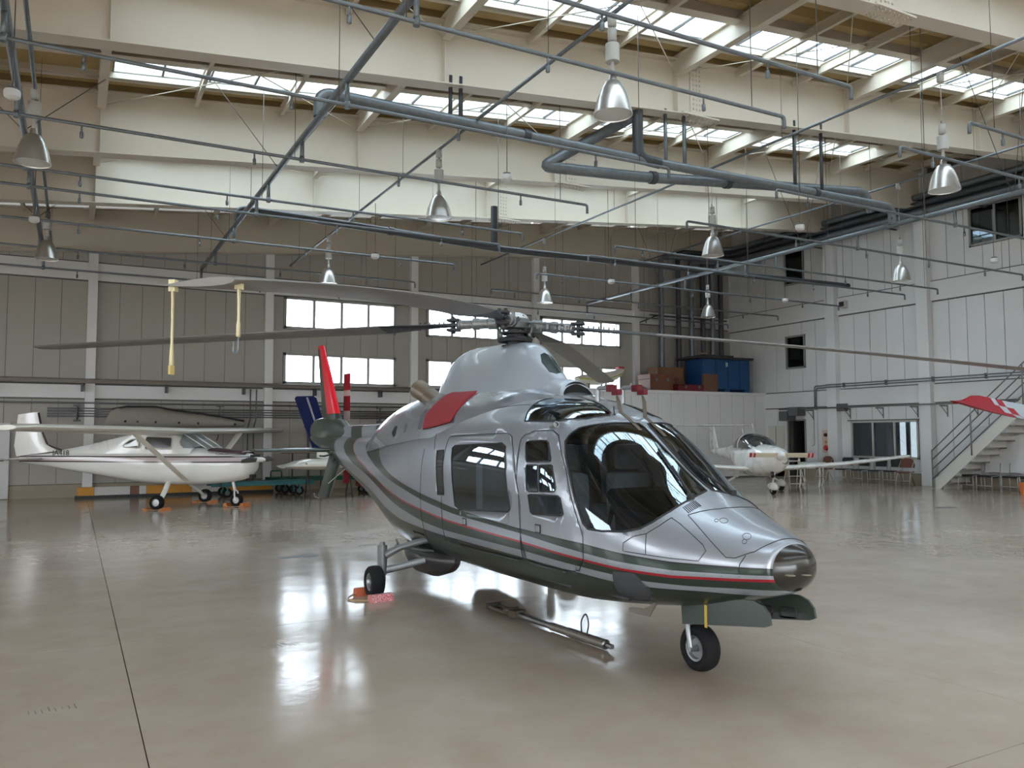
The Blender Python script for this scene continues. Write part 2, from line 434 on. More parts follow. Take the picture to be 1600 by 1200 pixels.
    def rwin(n, y0, y1, z0, z1, k, glassm, fr=M_alu):
        bm = BM(); e = .04
        for a, b, c, d in ((y0-e,y0+.02,z0-e,z1+e),(y1-.02,y1+e,z0-e,z1+e),(y0-e,y1+e,z0-e,z0+.02),(y0-e,y1+e,z1-.02,z1+e)): box(bm, XR-.06, a, c, XR+.06, b, d)
        f = obj('window_%d' % n, bm, fr); struct(f); w = (y1-y0)/k
        for j in range(k):
            if j:
                bm = BM(); box(bm, XR-.05, y0+j*w-.03, z0, XR+.05, y0+j*w+.03, z1); obj('mullion', bm, fr, f)
            bm = BM(); box(bm, XR+.0, y0+j*w+.02, z0+.01, XR+.008, y0+(j+1)*w-.02, z1-.01); obj('window_pane', bm, glassm, f)
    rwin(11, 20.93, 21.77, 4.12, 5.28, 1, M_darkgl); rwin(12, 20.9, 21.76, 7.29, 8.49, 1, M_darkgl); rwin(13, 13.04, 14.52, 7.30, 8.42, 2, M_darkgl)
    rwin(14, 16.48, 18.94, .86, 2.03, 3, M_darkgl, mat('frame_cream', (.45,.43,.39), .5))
    bm = BM(); box(bm, XR-.06, 16.25, 2.07, XR-.02, 19.1, 2.11); obj('trim_1', bm, M_joint)['kind'] = 'structure'
    bm = BM(); box(bm, XR-.04, 16.4, .72, XR, 19.0, .80); obj('trim_2', bm, M_wall)['kind'] = 'structure'
    # rooms behind the right wall
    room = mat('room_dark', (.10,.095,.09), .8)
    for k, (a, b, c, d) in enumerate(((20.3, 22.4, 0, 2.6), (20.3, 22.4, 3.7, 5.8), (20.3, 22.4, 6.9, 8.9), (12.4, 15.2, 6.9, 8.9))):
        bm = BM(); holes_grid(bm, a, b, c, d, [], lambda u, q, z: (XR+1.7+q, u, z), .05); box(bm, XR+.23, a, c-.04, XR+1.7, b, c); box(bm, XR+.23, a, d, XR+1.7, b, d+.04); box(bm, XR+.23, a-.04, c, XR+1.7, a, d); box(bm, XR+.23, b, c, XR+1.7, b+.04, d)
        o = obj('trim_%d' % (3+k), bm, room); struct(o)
    # office behind the low window: one side opens to a bright exterior door
    bm = BM(); box(bm, XR+.23, 15.6, -.04, XR+3.6, 19.8, 0); box(bm, XR+.23, 15.6, 2.5, XR+3.6, 19.8, 2.54); box(bm, XR+.23, 19.8, 0, XR+3.6, 19.84, 2.5); box(bm, XR+.23, 15.56, 0, XR+3.6, 15.6, 2.5)
    holes_grid(bm, 15.6, 19.8, 0, 2.5, [(17.55,18.0,.3,2.2),(18.12,18.5,.3,2.2)] if 0 else [(19.05,19.32,.4,2.2),(19.48,19.76,.4,2.2)], lambda u, q, z: (XR+3.6+q, u, z), .05)
    o = obj('trim_7', bm, mat('office_grey', (.20,.20,.20), .8)); struct(o)
    # dark open door and pale double door
    bm = BM()
    for a, b, c, d in ((20.95,21.0,0,2.17),(21.77,21.82,0,2.17),(20.95,21.82,2.12,2.17)): box(bm, XR-.05, a, c, XR+.05, b, d)
    o = obj('door_1', bm, M_alu); struct(o)
    bm = BM(); box(bm, XR-.06, 21.98, .02, XR-.02, 22.75, 1.95, bev=.005); o = obj('door_2', bm, mat('door_cream', (.56,.55,.48), .5)); struct(o)
    bm = BM(); box(bm, XR-.07, 22.36, .05, XR-.058, 22.375, 1.93); obj('door_gap', bm, M_joint, o)
    for y in (22.32, 22.42): 
        bm = BM(); box(bm, XR-.10, y-.01, .95, XR-.06, y+.01, 1.12); obj('door_handle', bm, M_dpipe, o)
    # pale door at the left end of the back wall
    bm = BM(); box(bm, -3.0, YB-.10, .02, -1.42, YB-.02, 1.98, bev=.006); o = obj('door_3', bm, mat('door_grey', (.55,.55,.55), .5)); struct(o)
    bm = BM(); tube(bm, [(-1.55, YB-.12, 1.0), (-1.55, YB-.17, 1.0), (-1.66, YB-.17, 1.0)], .012, 6); obj('door_handle', bm, M_dpipe, o)
    # left and front walls (front opening is made up, sized for the light it lets in)
    bm = BM(); holes_grid(bm, YF, YB, 0, 10, [(-6.0, -2.5, 1.9, 4.4), (0.0, 3.5, 1.9, 4.4), (6.0, 9.5, 1.9, 4.4), (12.0, 15.5, 1.9, 4.4), (18.0, 21.5, 1.9, 4.4)], lambda u, q, z: (XL-q, u, z), .2); o = obj('wall_left', bm, M_wall); struct(o)
    bm = BM(); holes_grid(bm, XL, XR, 0, 10.6, [(-9, 3, 0, 3.6)], lambda u, q, z: (u, YF-q, z), .2); o = obj('wall_front', bm, M_wall); struct(o)
    # ---------------- roof
    ce = bpy.data.objects.new('ceiling', None); COL.objects.link(ce); struct(ce)
    def sk(bm_, z_off_fn): pass
    x0, x1 = XL, XR
    def slab(bm, y0, z0, y1, z1, xa=x0, xb=x1):   # box following the roof slope
        A, B = ROOFZ(xa), ROOFZ(xb)
        faces(bm, [(xa,y0,A+z0),(xa,y1,A+z0),(xa,y1,A+z1),(xa,y0,A+z1),(xb,y0,B+z0),(xb,y1,B+z0),(xb,y1,B+z1),(xb,y0,B+z1)], [(0,1,2,3),(7,6,5,4),(0,4,5,1),(1,5,6,2),(2,6,7,3),(3,7,4,0)])
        bmesh.ops.recalc_face_normals(bm, faces=bm.faces)
    girders = [(-5.3, .2), (-1.0, .2), (3.2, .2), (7.45, .22), (11.6, .12), (16.0, .02), (19.5, .02), (24.55, 0)]
    BX = [-9.2, -4.45, .3, 5.05, 9.8, 14.55, 19.3]
    for gi, (y, off) in enumerate(girders):
        bm = BM(); slab(bm, y-.012, off, y+.012, 1.12); slab(bm, y-.15, off-.02, y+.15, off); slab(bm, y-.15, 1.12, y+.15, 1.15)
        g = obj('girder', bm, M_steel, ce)
        if y < 24:
            for x in BX:
                z = ROOFZ(x); bm = BM()
                for s in (-1, 1): box(bm, x-.008, min(y+.012*s, y+.14*s), z+off, x+.008, max(y+.012*s, y+.14*s), z+1.12)
                obj('stiffener', bm, M_steel, g)
            for x in (9.8+.55, 5.05+5.6*0-.0+11.2 if 0 else 1e9):
                if x > 1e8: continue
                z = ROOFZ(x); bm = BM(); box(bm, x-.16, y-.03, z+off+.05, x+.16, y-.012, z+1.05); box(bm, x-.45, y-.16, z+off-.05, x+.45, y+.16, z+off-.02, M=None)
                for i in range(10):
                    for sx in (-.08, .0, .08): box(bm, x+sx-.014, y-.045, z+off+.12+i*.095, x+sx+.014, y-.03, z+off+.148+i*.095)
                for i in range(9):
                    for sy in (-.11, -.06, .06, .11): box(bm, x-.4+i*.1-.012, y+sy-.012, z+off-.07, x-.4+i*.1+.012, y+sy+.012, z+off-.05)
                obj('splice_plate', bm, M_steel, g)
    # cross beams between girders, deck, skylights
    for gi in range(len(girders)-1):
        ya, yb = girders[gi][0], girders[gi+1][0]; last = gi == len(girders)-2
        for bi, x in enumerate(BX+[x+1.58 for x in BX]+[x+3.17 for x in BX]):
            if x > XR-.3: continue
            big = bi < len(BX); z = ROOFZ(x); h = .36 if big else .17; wd = .07 if big else .035
            top = 1.18; bm = BM()
            box(bm, x-.01, ya+.02, z+top-h, x+.01, yb-.02, z+top); box(bm, x-wd, ya+.15, z+top-h-.015, x+wd, yb-.15, z+top-h); box(bm, x-wd, ya+.02, z+top-.015, x+wd, yb-.02, z+top)
            obj('cross_beam' if big else 'roof_joist', bm, M_steel, ce)
        s0, s1 = (yb-1.62, yb-.78) if not last else (None, None)
        if gi >= 5: s0, s1 = (yb-1.55, yb-.42) if not last else (None, None)
        # folded deck sheets: one per rib
        y = ya+.05; P = .50
        top = 1.22
        segs = [(ya, s0-.10), (s1+.10, yb)] if s0 else [(ya, yb)]
        for a, b in segs:
            n = max(1, round((b-a)/P)); w = (b-a)/n
            for k in range(n):
                c = a+k*w; prof = [(c, .22), (c+w*.18, .22), (c+w*.30, .02), (c+w*.70, .02), (c+w*.82, .22), (c+w, .22)]
                bm = BM(); A, B = ROOFZ(x0)+top, ROOFZ(x1)+top
                va = [(x0, p[0], A+p[1]) for p in prof]+[(x0, p[0], A+p[1]+.02) for p in prof[::-1]]; vb = [(x1, p[0], B+p[1]) for p in prof]+[(x1, p[0], B+p[1]+.02) for p in prof[::-1]]
                loft(bm, [va, vb], smooth=False); bmesh.ops.recalc_face_normals(bm, faces=bm.faces); obj('deck_rib', bm, M_deck, ce)
        if s0:
            bm = BM(); slab(bm, s0-.12, 1.10, s0-.04, 1.47); slab(bm, s1+.04, 1.14, s1+.10, 1.47); slab(bm, s1+.02, 1.14, s1+.18, 1.16); slab(bm, s0-.22, 1.09, s0-.02, 1.11); obj('skylight_curb', bm, M_steel, ce)
            # glazed from x .5 to the right wall, solid deck beyond
            bm = BM(); slab(bm, s0-.04, 1.26, s1+.04, 1.30, x0, .45); slab(bm, s0-.04, 1.26, s1+.04, 1.30, 20.2, x1); obj('deck_infill', bm, M_deck, ce)
            xx = .45; n = 25; w = (20.2-.45)/n
            for k in range(n):
                bm = BM(); slab(bm, s0-.04, 1.27, s1+.04, 1.278, xx+k*w+.015, xx+(k+1)*w-.015); obj('skylight_pane', bm, glass('skylight_glass', (.86,.93,.97), .0, 1, .35), ce)
                bm = BM(); slab(bm, s0-.04, 1.255, s1+.04, 1.30, xx+k*w-.015, xx+k*w+.015); obj('glazing_bar', bm, M_rod, ce)
            bm = BM(); slab(bm, s1-.06, 1.21, s1-.045, 1.225, .45, 20.2); slab(bm, s0+.1, 1.21, s0+.112, 1.225, .45, 20.2); obj('glazing_wire', bm, M_rod, ce)
        # wind bracing rods
        if gi >= 2 and not last:
            for k in range(2, 6):
                xa, xb = BX[k], BX[k]+4.75
                if xb > 20: xb = 19.3+4.0
                for p, q in (((xa+.1, ya+.15, ROOFZ(xa)+.86), (xb-.1, yb-.15, ROOFZ(xb)+.86)), ((xa+.1, yb-.15, ROOFZ(xa)+.90), (xb-.1, ya+.15, ROOFZ(xb)+.90))):
                    bm = BM(); tube(bm, [p, q], .009, 5); obj('brace_rod', bm, M_wrod, ce)
    bm = BM(); holes_grid(bm, YF, YB, 0, 1, [], lambda u, q, z: (0,0,0), 0) if 0 else None
    bm.free() if bm else None
    # apron outside the hangar
    bm = BM(); box(bm, -60, -60, -.32, 60, YF-6, -.02); box(bm, -60, YF-6, -.32, XL-.3, 60, -.02); o = obj('trim_8', bm, mat('apron', (.42,.41,.39), .9)); struct(o)
    return ce
CEIL = build_hangar()
# ================================================================== HELICOPTER
def hull2(P):
    P = sorted(set((round(a, 5), round(b, 5)) for a, b in P)); 
    def half(Q):
        h = []
        for p in Q:
            while len(h) > 1 and (h[-1][0]-h[-2][0])*(p[1]-h[-2][1])-(h[-1][1]-h[-2][1])*(p[0]-h[-2][0]) <= 0: h.pop()
            h.append(p)
        return h[:-1]
    return half(P)+half(P[::-1])
def basis(d):
    d = Vector(d).normalized(); e1 = d.cross(Vector((0,0,1)))
    if e1.length < .2: e1 = d.cross(Vector((1,0,0)))
    e1.normalize(); return d, e1, d.cross(e1).normalized()
def round_poly(P, r=.03, seg=3):
    return [tuple(v)[:2] for v in bend([(a, b, 0) for a, b in [P[-1]]+P+[P[0]]], r, seg)[1:-1]]
def cut(bm, pts, d, keep=None, facing=.05, hull=True):
    """cut the outline pts (3D) through the surface along direction d and take the faces inside out as a new bmesh"""
    d, e1, e2 = basis(d)
    H = [(Vector(p).dot(e1), Vector(p).dot(e2)) for p in pts]
    if hull: H = hull2(H)
    a0, a1 = min(h[0] for h in H)-.12, max(h[0] for h in H)+.12; b0, b1 = min(h[1] for h in H)-.12, max(h[1] for h in H)+.12
    def region():
        R = []
        for f in bm.faces:
            if f.normal.dot(d) < facing: continue
            c = f.calc_center_median(); a, b = c.dot(e1), c.dot(e2)
            if a0 < a < a1 and b0 < b < b1 and (keep is None or keep(c)): R.append(f)
        return R
    bm.normal_update()
    for i in range(len(H)):
        p, q = H[i], H[(i+1) % len(H)]
        P = e1*p[0]+e2*p[1]; t = e1*(q[0]-p[0])+e2*(q[1]-p[1])
        if t.length < 1e-5: continue
        R = region(); m = [f for f in R]
        # only faces near this edge
        tl = t.length; tn = t/tl; near = []
        for f in m:
            c = f.calc_center_median(); s = (c-P).dot(tn)
            if -.14 < s < tl+.14: near.append(f)
        g = set(near)
        for f in near: g.update(f.edges); g.update(f.verts)
        bmesh.ops.bisect_plane(bm, geom=list(g), dist=1e-5, plane_co=P, plane_no=d.cross(tn))
    bm.normal_update()
    inside = []
    for f in region():
        c = f.calc_center_median(); a, b = c.dot(e1), c.dot(e2); ok = True
        for i in range(len(H)):
            p, q = H[i], H[(i+1) % len(H)]
            if (q[0]-p[0])*(b-p[1])-(q[1]-p[1])*(a-p[0]) < 0: ok = False; break
        if ok: inside.append(f)
    out = BM(); vm = {}
    for f in inside:
        vs = []
        for v in f.verts:
            if v not in vm: vm[v] = out.verts.new(v.co)
            vs.append(vm[v])
        try:
            g = out.faces.new(vs); g.smooth = True
        except ValueError: pass
    bmesh.ops.delete(bm, geom=inside, context='FACES')
    return out
def border(bm):
    """ordered boundary loops of an open surface"""
    E = [e for e in bm.edges if len(e.link_faces) == 1]; adj = {}
    for e in E:
        for v in e.verts: adj.setdefault(v, []).append(e)
    seen = set(); loops = []
    for e in E:
        if e in seen: continue
        L = [e.verts[0].co.copy()]; v = e.verts[1]; seen.add(e); st = e.verts[0]
        while v != st:
            L.append(v.co.copy()); n = [x for x in adj[v] if x not in seen]
            if not n: break
            seen.add(n[0]); v = n[0].other_vert(v)
        loops.append(L)
    return loops
def thin(L, step=.02):
    out = [L[0]]
    for p in L[1:]:
        if (p-out[-1]).length > step: out.append(p)
    return out
def seal_bm(bm, r=.007):
    o = BM()
    for L in border(bm):
        if len(L) > 6:
            L = thin(L, .015); tube(o, L+[L[0], L[1]], r, 5, caps=False)
    return o
STRIPE = [
 [(1.2,.84),(.86,.831),(.3,.82),(-.06,.836),(-.47,.865),(-1.41,.887),(-2.02,.917),(-2.64,.952),(-3.4,1.024),(-4.0,1.09),(-4.6,1.17),(-5.15,1.27),(-5.5,1.40),(-5.68,1.52),(-5.75,1.66),(-5.75,2.4)],
 [(1.2,.80),(.86,.793),(.3,.771),(-.14,.784),(-.47,.804),(-1.3,.85),(-2.6,.896),(-3.36,.961),(-4.05,1.045),(-4.99,1.15),(-5.7,1.25),(-6.25,1.36),(-6.55,1.48),(-6.68,1.66),(-6.68,2.4)],
 [(1.2,.77),(.85,.762),(.29,.73),(-.07,.732),(-.45,.75),(-1.33,.782),(-2.69,.816),(-3.4,.861),(-4.06,.91),(-4.77,.985),(-6.04,1.138),(-6.79,1.29),(-7.1,1.4),(-7.25,1.5),(-7.33,1.66),(-7.33,2.4)],
 [(1.2,.70),(.66,.696),(.38,.679),(.05,.673),(-.19,.686),(-.48,.696),(-1.31,.715),(-2.81,.717),(-3.43,.745),(-4.3,.83),(-5.2,.95),(-6.04,1.066),(-7.13,1.23),(-7.55,1.36),(-7.75,1.47),(-7.85,1.66),(-7.85,2.4)],
 [(1.2,.65),(.68,.648),(.46,.647),(.12,.63),(-.22,.627),(-.53,.642),(-1.35,.651),(-2.84,.655),(-3.49,.662),(-4.3,.68),(-5.2,.76),(-6.04,.88),(-7.2,1.05),(-7.9,1.2),(-8.2,1.38),(-8.35,1.52),(-8.4,1.66),(-8.4,2.4)]]
def sdist(P, x, z):
    best = None
    for a, b in zip(P, P[1:]):
        dx, dz = b[0]-a[0], b[1]-a[1]; L2 = dx*dx+dz*dz; t = max(0, min(1, ((x-a[0])*dx+(z-a[1])*dz)/L2))
        ex, ez = x-a[0]-dx*t, z-a[1]-dz*t; q = ex*ex+ez*ez
        if best is None or q < best[0]-1e-9: best = (q, (dx*ez-dz*ex))
    s = sqrt(best[0]); return -s if best[1] > 0 else s
def livery(me):
    """store the distance to each painted stripe's edge on the vertices; the paint material reads them"""
    n = len(me.vertices)
    for k, P in enumerate(STRIPE):
        at = me.attributes.new('edge%d' % k, 'FLOAT', 'POINT')
        at.data.foreach_set('value', [sdist(P, v.co.x, v.co.z) for v in me.vertices])
def paint_material():
    m = mat('livery_paint', (.36,.385,.42), .28, .4, coat=.3); nt = m.node_tree; b = nt.nodes['Principled BSDF']
    b.inputs['Coat Roughness'].default_value = .04
    silver, green, red, black = (.27,.295,.33,1), (.022,.038,.029,1), (.32,.012,.025,1), (.015,.017,.017,1)
    def attr(n):
        a = nt.nodes.new('ShaderNodeAttribute'); a.attribute_name = n; return a.outputs['Fac']
    def gt(x, v):
        g = nt.nodes.new('ShaderNodeMath'); g.operation = 'GREATER_THAN'; nt.links.new(x, g.inputs[0]); g.inputs[1].default_value = v; return g.outputs[0]
    def line(x, w):
        a = nt.nodes.new('ShaderNodeMath'); a.operation = 'ABSOLUTE'; nt.links.new(x, a.inputs[0])
        g = nt.nodes.new('ShaderNodeMath'); g.operation = 'LESS_THAN'; nt.links.new(a.outputs[0], g.inputs[0]); g.inputs[1].default_value = w; return g.outputs[0]
    def mix(f, a, c):
        x = nt.nodes.new('ShaderNodeMix'); x.data_type = 'RGBA'; nt.links.new(f, x.inputs[0])
        if isinstance(a, tuple): x.inputs[6].default_value = a
        else: nt.links.new(a, x.inputs[6])
        x.inputs[7].default_value = c; return x.outputs[2]
    E = [attr('edge%d' % k) for k in range(5)]
    # flake and slight waviness in the silver
    tc = nt.nodes.new('ShaderNodeTexCoord'); nz = nt.nodes.new('ShaderNodeTexNoise'); nz.inputs['Scale'].default_value = 3.5; nz.inputs['Detail'].default_value = 6
    nt.links.new(tc.outputs['Object'], nz.inputs['Vector'])
    sv = nt.nodes.new('ShaderNodeMix'); sv.data_type = 'RGBA'; nt.links.new(nz.outputs[0], sv.inputs[0])
    sv.inputs[6].default_value = (.25,.27,.305,1); sv.inputs[7].default_value = (.305,.325,.36,1)
    c = mix(gt(E[3], 0.0), silver, green)
    c = mix(gt(E[4], 0.0), green, silver)
    # below edge 4 dark green, 4..3 silver, 3..2 green, 2..1 silver, 1..0 green, above silver
    x = nt.nodes.new('ShaderNodeMix'); x.data_type = 'RGBA'
    c = mix(gt(E[3], 0.0), c, green); c = mix(gt(E[2], 0.0), c, silver); c = mix(gt(E[1], 0.0), c, green)
    x = nt.nodes.new('ShaderNodeMix'); x.data_type = 'RGBA'; nt.links.new(gt(E[0], 0.0), x.inputs[0]); nt.links.new(c, x.inputs[6]); nt.links.new(sv.outputs[2], x.inputs[7]); c = x.outputs[2]
    c = mix(line(E[2], .0085), c, red); c = mix(line(E[0], .005), c, black); c = mix(line(E[4], .005), c, black)
    nt.links.new(c, b.inputs['Base Color'])
    return m
def build_helicopter():
    H = thing('helicopter', 'large silver and green helicopter with red cheatline standing in the middle of the hangar', 'helicopter', (3.88, 4.40, 0), -pi/2)
    paint = paint_material(); liner = mat('cabin_liner', (.27,.27,.275), .8)
    silver = mat('silver_paint', (.275,.295,.33), .22, .5, noise=.1, nscale=3, coat=.6)
    green = mat('tail_green', (.022,.038,.029), .35, .0, coat=.25, noise=.12, nscale=6)
    dark = mat('dark_rubber', (.018,.018,.02), .6); black = mat('black_void', (.006,.006,.006), .9)
    redm = mat('red_cover', (.24,.016,.022), .75, bump=.3, bscale=30); gun = mat('gunmetal', (.16,.165,.17), .42, .7, noise=.25, nscale=14)
    steel = mat('worn_steel', (.26,.27,.28), .4, .7, noise=.25, nscale=12); gearm = mat('gear_grey', (.14,.15,.15), .4, .3, noise=.2, nscale=12)
    pane = glass('cabin_glass', (.46,.54,.60), .012, 1, 1.9); rubber = mat('tyre_rubber', (.008,.008,.009), .8, bump=.15, bscale=60, spec=.25)
    seam = mat('seam_black', (.02,.02,.022), .8); greypanel = mat('grey_mesh_panel', (.10,.11,.125), .55, .3)
    base = body_bm(); base.normal_update(); T = BVHTree.FromBMesh(base)
    bm = base
    dk = half_bm(DECK); dk.normal_update(); TD = BVHTree.FromBMesh(dk)
    fr = half_bm(FAIR, flare=.42); fr.normal_update(); TF = BVHTree.FromBMesh(fr)
    panes = []
    def mirror(P, s): return [(x, y*s, z) for x, y, z in P]
    cabin = [(-2.711,-.66,1.513),(-2.66,-.66,1.538),(-1.724,-.65,1.57),(-1.642,-.65,1.543),(-1.465,-.71,1.033),(-1.498,-.71,1.004),(-2.452,-.71,.949),(-2.553,-.71,.977)]
    f1 = [(-1.331,-.63,1.573),(-1.303,-.62,1.588),(-1.069,-.6,1.595),(-1.023,-.6,1.575),(-.923,-.64,1.458),(-.912,-.65,1.434),(-1.251,-.67,1.425),(-1.267,-.67,1.445)]
    f2 = [(-1.25,-.68,1.395),(-1.081,-.67,1.4),(-1.026,-.7,1.197),(-1.171,-.7,1.191),(-1.202,-.7,1.204)]
    f3 = [(-1.058,-.67,1.4),(-.883,-.66,1.406),(-.786,-.69,1.228),(-.799,-.69,1.213),(-1.002,-.7,1.201)]
    f4 = [(-1.178,-.7,1.166),(-.744,-.69,1.183),(-.718,-.69,1.166),(-.668,-.7,1.058),(-.691,-.7,1.042),(-1.105,-.7,1.021),(-1.135,-.7,1.034)]
    aft = [(-3.085,-.66,1.483),(-2.904,-.67,1.492),(-2.81,-.7,1.062),(-2.972,-.7,1.052)]
    ws = [(-.841,-.566,1.586),(-.841,-.525,1.639),(-.805,-.46,1.688),(-.718,-.371,1.71),(-.63,-.199,1.724),(-.60,-.045,1.724),(-.546,-.028,1.687),(-.314,-.028,1.524),(-.08,-.028,1.372),(.125,-.028,1.25),(.15,-.10,1.235),(.163,-.193,1.215),(.175,-.242,1.195),(.165,-.377,1.133),(.112,-.488,1.059),(.049,-.545,1.013),(-.06,-.596,.984),(-.25,-.647,.972),(-.382,-.67,.973),(-.437,-.676,1.009),(-.561,-.669,1.194),(-.755,-.615,1.466)]
    roof = [(-1.501,-.546,1.753),(-1.563,-.486,1.825),(-1.605,-.411,1.887),(-1.62,-.304,1.94),(-1.56,-.224,1.97),(-1.45,-.15,1.981),(-1.33,-.11,1.966),(-1.15,-.11,1.932),(-.95,-.13,1.864),(-.80,-.161,1.80),(-.76,-.20,1.772),(-.83,-.362,1.758),(-1.076,-.494,1.744)]
    seals = []
    for s in (1, -1):
        side = (0, -s, 0)
        kp = (lambda c: c.y < -.2) if s == 1 else (lambda c: c.y > .2)
        for nm, P, d, k in (('cabin_window', cabin, side, kp), ('quarter_pane', f1, side, kp), ('quarter_pane', f2, side, kp), ('quarter_pane', f3, side, kp), ('quarter_pane', f4, side, kp),
                            ('aft_window', aft, side, kp), ('windshield_pane', ws, (.75, -.55*s, .45), (lambda c: c.y < -.02 and c.x > -1) if s == 1 else (lambda c: c.y > .02 and c.x > -1)),
                            ('roof_window', roof, (-.1, -.45*s, .9), (lambda c: c.y < -.05) if s == 1 else (lambda c: c.y > .05))):
            g = cut(bm, mirror(P, s), d, k)
            se = seal_bm(g, .0065 if nm != 'windshield_pane' else .008)
            o = obj(nm, g, pane if nm not in ('aft_window',) else mat('smoked_window', (.02,.022,.028), .12, coat=.5), H)
            for p in o.data.polygons: p.use_smooth = True
            obj('window_seal', se, seam, o, smooth=60)
    door = [(-2.87,-.63,1.605),(-2.84,-.63,1.625),(-2.07,-.62,1.647),(-1.66,-.61,1.652),(-1.584,-.62,1.624),(-1.469,-.67,1.477),(-1.33,-.7,1.172),(-1.30,-.7,.87),(-1.33,-.67,.64),(-1.40,-.66,.622),(-2.80,-.66,.60),(-2.88,-.66,.64)]
    fdoor = [(-1.425,-.63,1.60),(-1.39,-.61,1.64),(-1.28,-.58,1.67),(-1.05,-.55,1.675),(-.949,-.556,1.635),(-.703,-.644,1.373),(-.528,-.68,1.083),(-.435,-.68,.919),(-.44,-.67,.76),(-.528,-.65,.661),(-.744,-.65,.628),(-1.27,-.66,.632),(-1.285,-.7,.87),(-1.315,-.7,1.172),(-1.36,-.67,1.36)]
    doors = []
    for s in (1, -1):
        kp = (lambda c: c.y < -.2) if s == 1 else (lambda c: c.y > .2)
        for nm, P in (('cabin_door', door), ('cockpit_door', fdoor)):
            g = cut(bm, mirror(P, s), (0, -s, 0), kp, facing=-.2)
            L = border(g); L.sort(key=lambda l: -max((p-l[0]).length for p in l))
            o = obj(nm, g, [paint, liner], H); livery(o.data); sharp(o.data, 30)
            md = o.modifiers.new('thickness', 'SOLIDIFY'); md.thickness = .018; md.offset = -1; md.material_offset = 1; md.use_rim = True
            sb = BM(); tube(sb, thin(L[0], .02)+[L[0][0]], .0038, 4, caps=False); obj('door_gap', sb, seam, o)
            doors.append(o)
            if s == 1:
                hb = BM(); x, z = ((-2.347, .847) if nm == 'cabin_door' else (-1.019, .916)); box(hb, x-.04, -.712, z-.033, x+.04, -.702, z+.033, bev=.003)
                l = obj('latch_plate', hb, mat('latch_frame', (.02,.02,.02), .6), o)
                hb = BM(); box(hb, x-.028, -.716, z-.024, x+.028, -.708, z+.024, bev=.003); obj('latch', hb, steel, o)
    # dark nose dome (landing lights behind dark glass), painted panels cut flush
    dome = cut(bm, [(0, cos(a)*.3, .82+.35*sin(a)) for a in [i*pi/8 for i in range(16)]], (1, 0, 0), lambda c: c.x > .862, facing=-1)
    DT = BVHTree.FromBMesh(dome); o = obj('light_dome', dome, mat('dark_dome', (.018,.015,.012), .22, coat=.15), H)
    for p in o.data.polygons: p.use_smooth = True
    for sy in (-1, 1):
        h = DT.ray_cast(Vector((1.3, -.062+.047*sy, .80)), Vector((-1, 0, 0)))
        if h[0]:
            b = BM(); nn = h[1] if h[1].x > 0 else -h[1]; M = Matrix.Translation(h[0]-nn*.004) @ nn.to_track_quat('Z', 'Y').to_matrix().to_4x4()
            lathe(b, [(0, .0075), (.018, .0068), (.030, .0045), (.034, 0)], 20, M); obj('landing_light', b, mat('lamp_lens', (.16,.15,.10), .15, coat=.4, noise=.4, nscale=60), H, smooth=40)
    b = BM(); faces(b, [(.860, .182*cos(a), .825+.142*sin(a)) for a in [i*pi/12 for i in range(24)]], [tuple(range(24))]); obj('dome_backplate', b, black, H)
    for o_, nm, P, d, m_ in ((bm, 'dark_patch', [(-.165,-.62,.707),(.02,-.58,.722),(.057,-.557,.684),(.09,-.48,.60),(-.02,-.40,.52),(-.25,-.45,.50),(-.17,-.6,.6)], (0,-1,-.3), mat('dark_cover', (.045,.05,.058), .5, noise=.3, nscale=9)),):
        g = cut(o_, P, d, lambda c: c.y < -.1); obj(nm, g, m_, H, smooth=60)
    body = obj('fuselage', bm, [paint, liner], H); livery(body.data); sharp(body.data, 30)
    md = body.modifiers.new('thickness', 'SOLIDIFY'); md.thickness = .018; md.offset = -1; md.material_offset = 1
    # engine deck: red cover, vents
    D = []
    for s in (1, -1):
        kp = (lambda c: c.y < -.02) if s == 1 else (lambda c: c.y > .02)
        g = cut(dk, mirror([(-3.62,-.59,1.69),(-3.66,-.541,1.842),(-3.45,-.42,2.09),(-3.2,-.30,2.13),(-2.75,-.30,2.12),(-2.85,-.43,2.06),(-2.93,-.50,1.93),(-2.975,-.56,1.757),(-3.316,-.585,1.716)], s), (0, -.8*s, .6), kp)
        for v in g.verts: v.co += Vector((0, -s*.012, .012))
        o = obj('intake_cover', g, redm, H, smooth=60); o['label'] = 'red fabric engine intake cover'
        md = o.modifiers.new('thickness', 'SOLIDIFY'); md.thickness = .02; md.offset = -1
        for nm, P, m_ in (('exhaust_port', [(-4.727,-.54,1.668),(-4.665,-.52,1.751),(-4.556,-.53,1.734),(-4.527,-.57,1.637),(-4.607,-.57,1.615)], black),
                          ('mesh_panel', [(-3.80,-.59,1.70),(-3.83,-.55,1.811),(-3.79,-.5,1.915),(-3.724,-.5,1.92),(-3.69,-.55,1.80),(-3.70,-.59,1.70)], greypanel),
                          ('vent', [(-4.286,-.55,1.74),(-4.23,-.55,1.77),(-4.17,-.56,1.74),(-4.17,-.58,1.68),(-4.23,-.58,1.66)], greypanel),
                          ('deck_port', [(-2.188,-.38,1.965),(-2.106,-.36,1.99),(-2.05,-.363,1.985),(-2.04,-.40,1.95),(-2.146,-.404,1.93)], greypanel),
                          ('hatch', [(-3.01,-.54,1.825),(-2.93,-.535,1.828),(-2.90,-.563,1.76),(-2.975,-.567,1.76)], seam)):
            if nm == 'hatch' and s == -1: continue
            g = cut(dk, mirror(P, s), (0, -.8*s, .5), kp); obj(nm, g, m_, H, smooth=60)
    obj('engine_cowling', dk, silver, H, smooth=40)
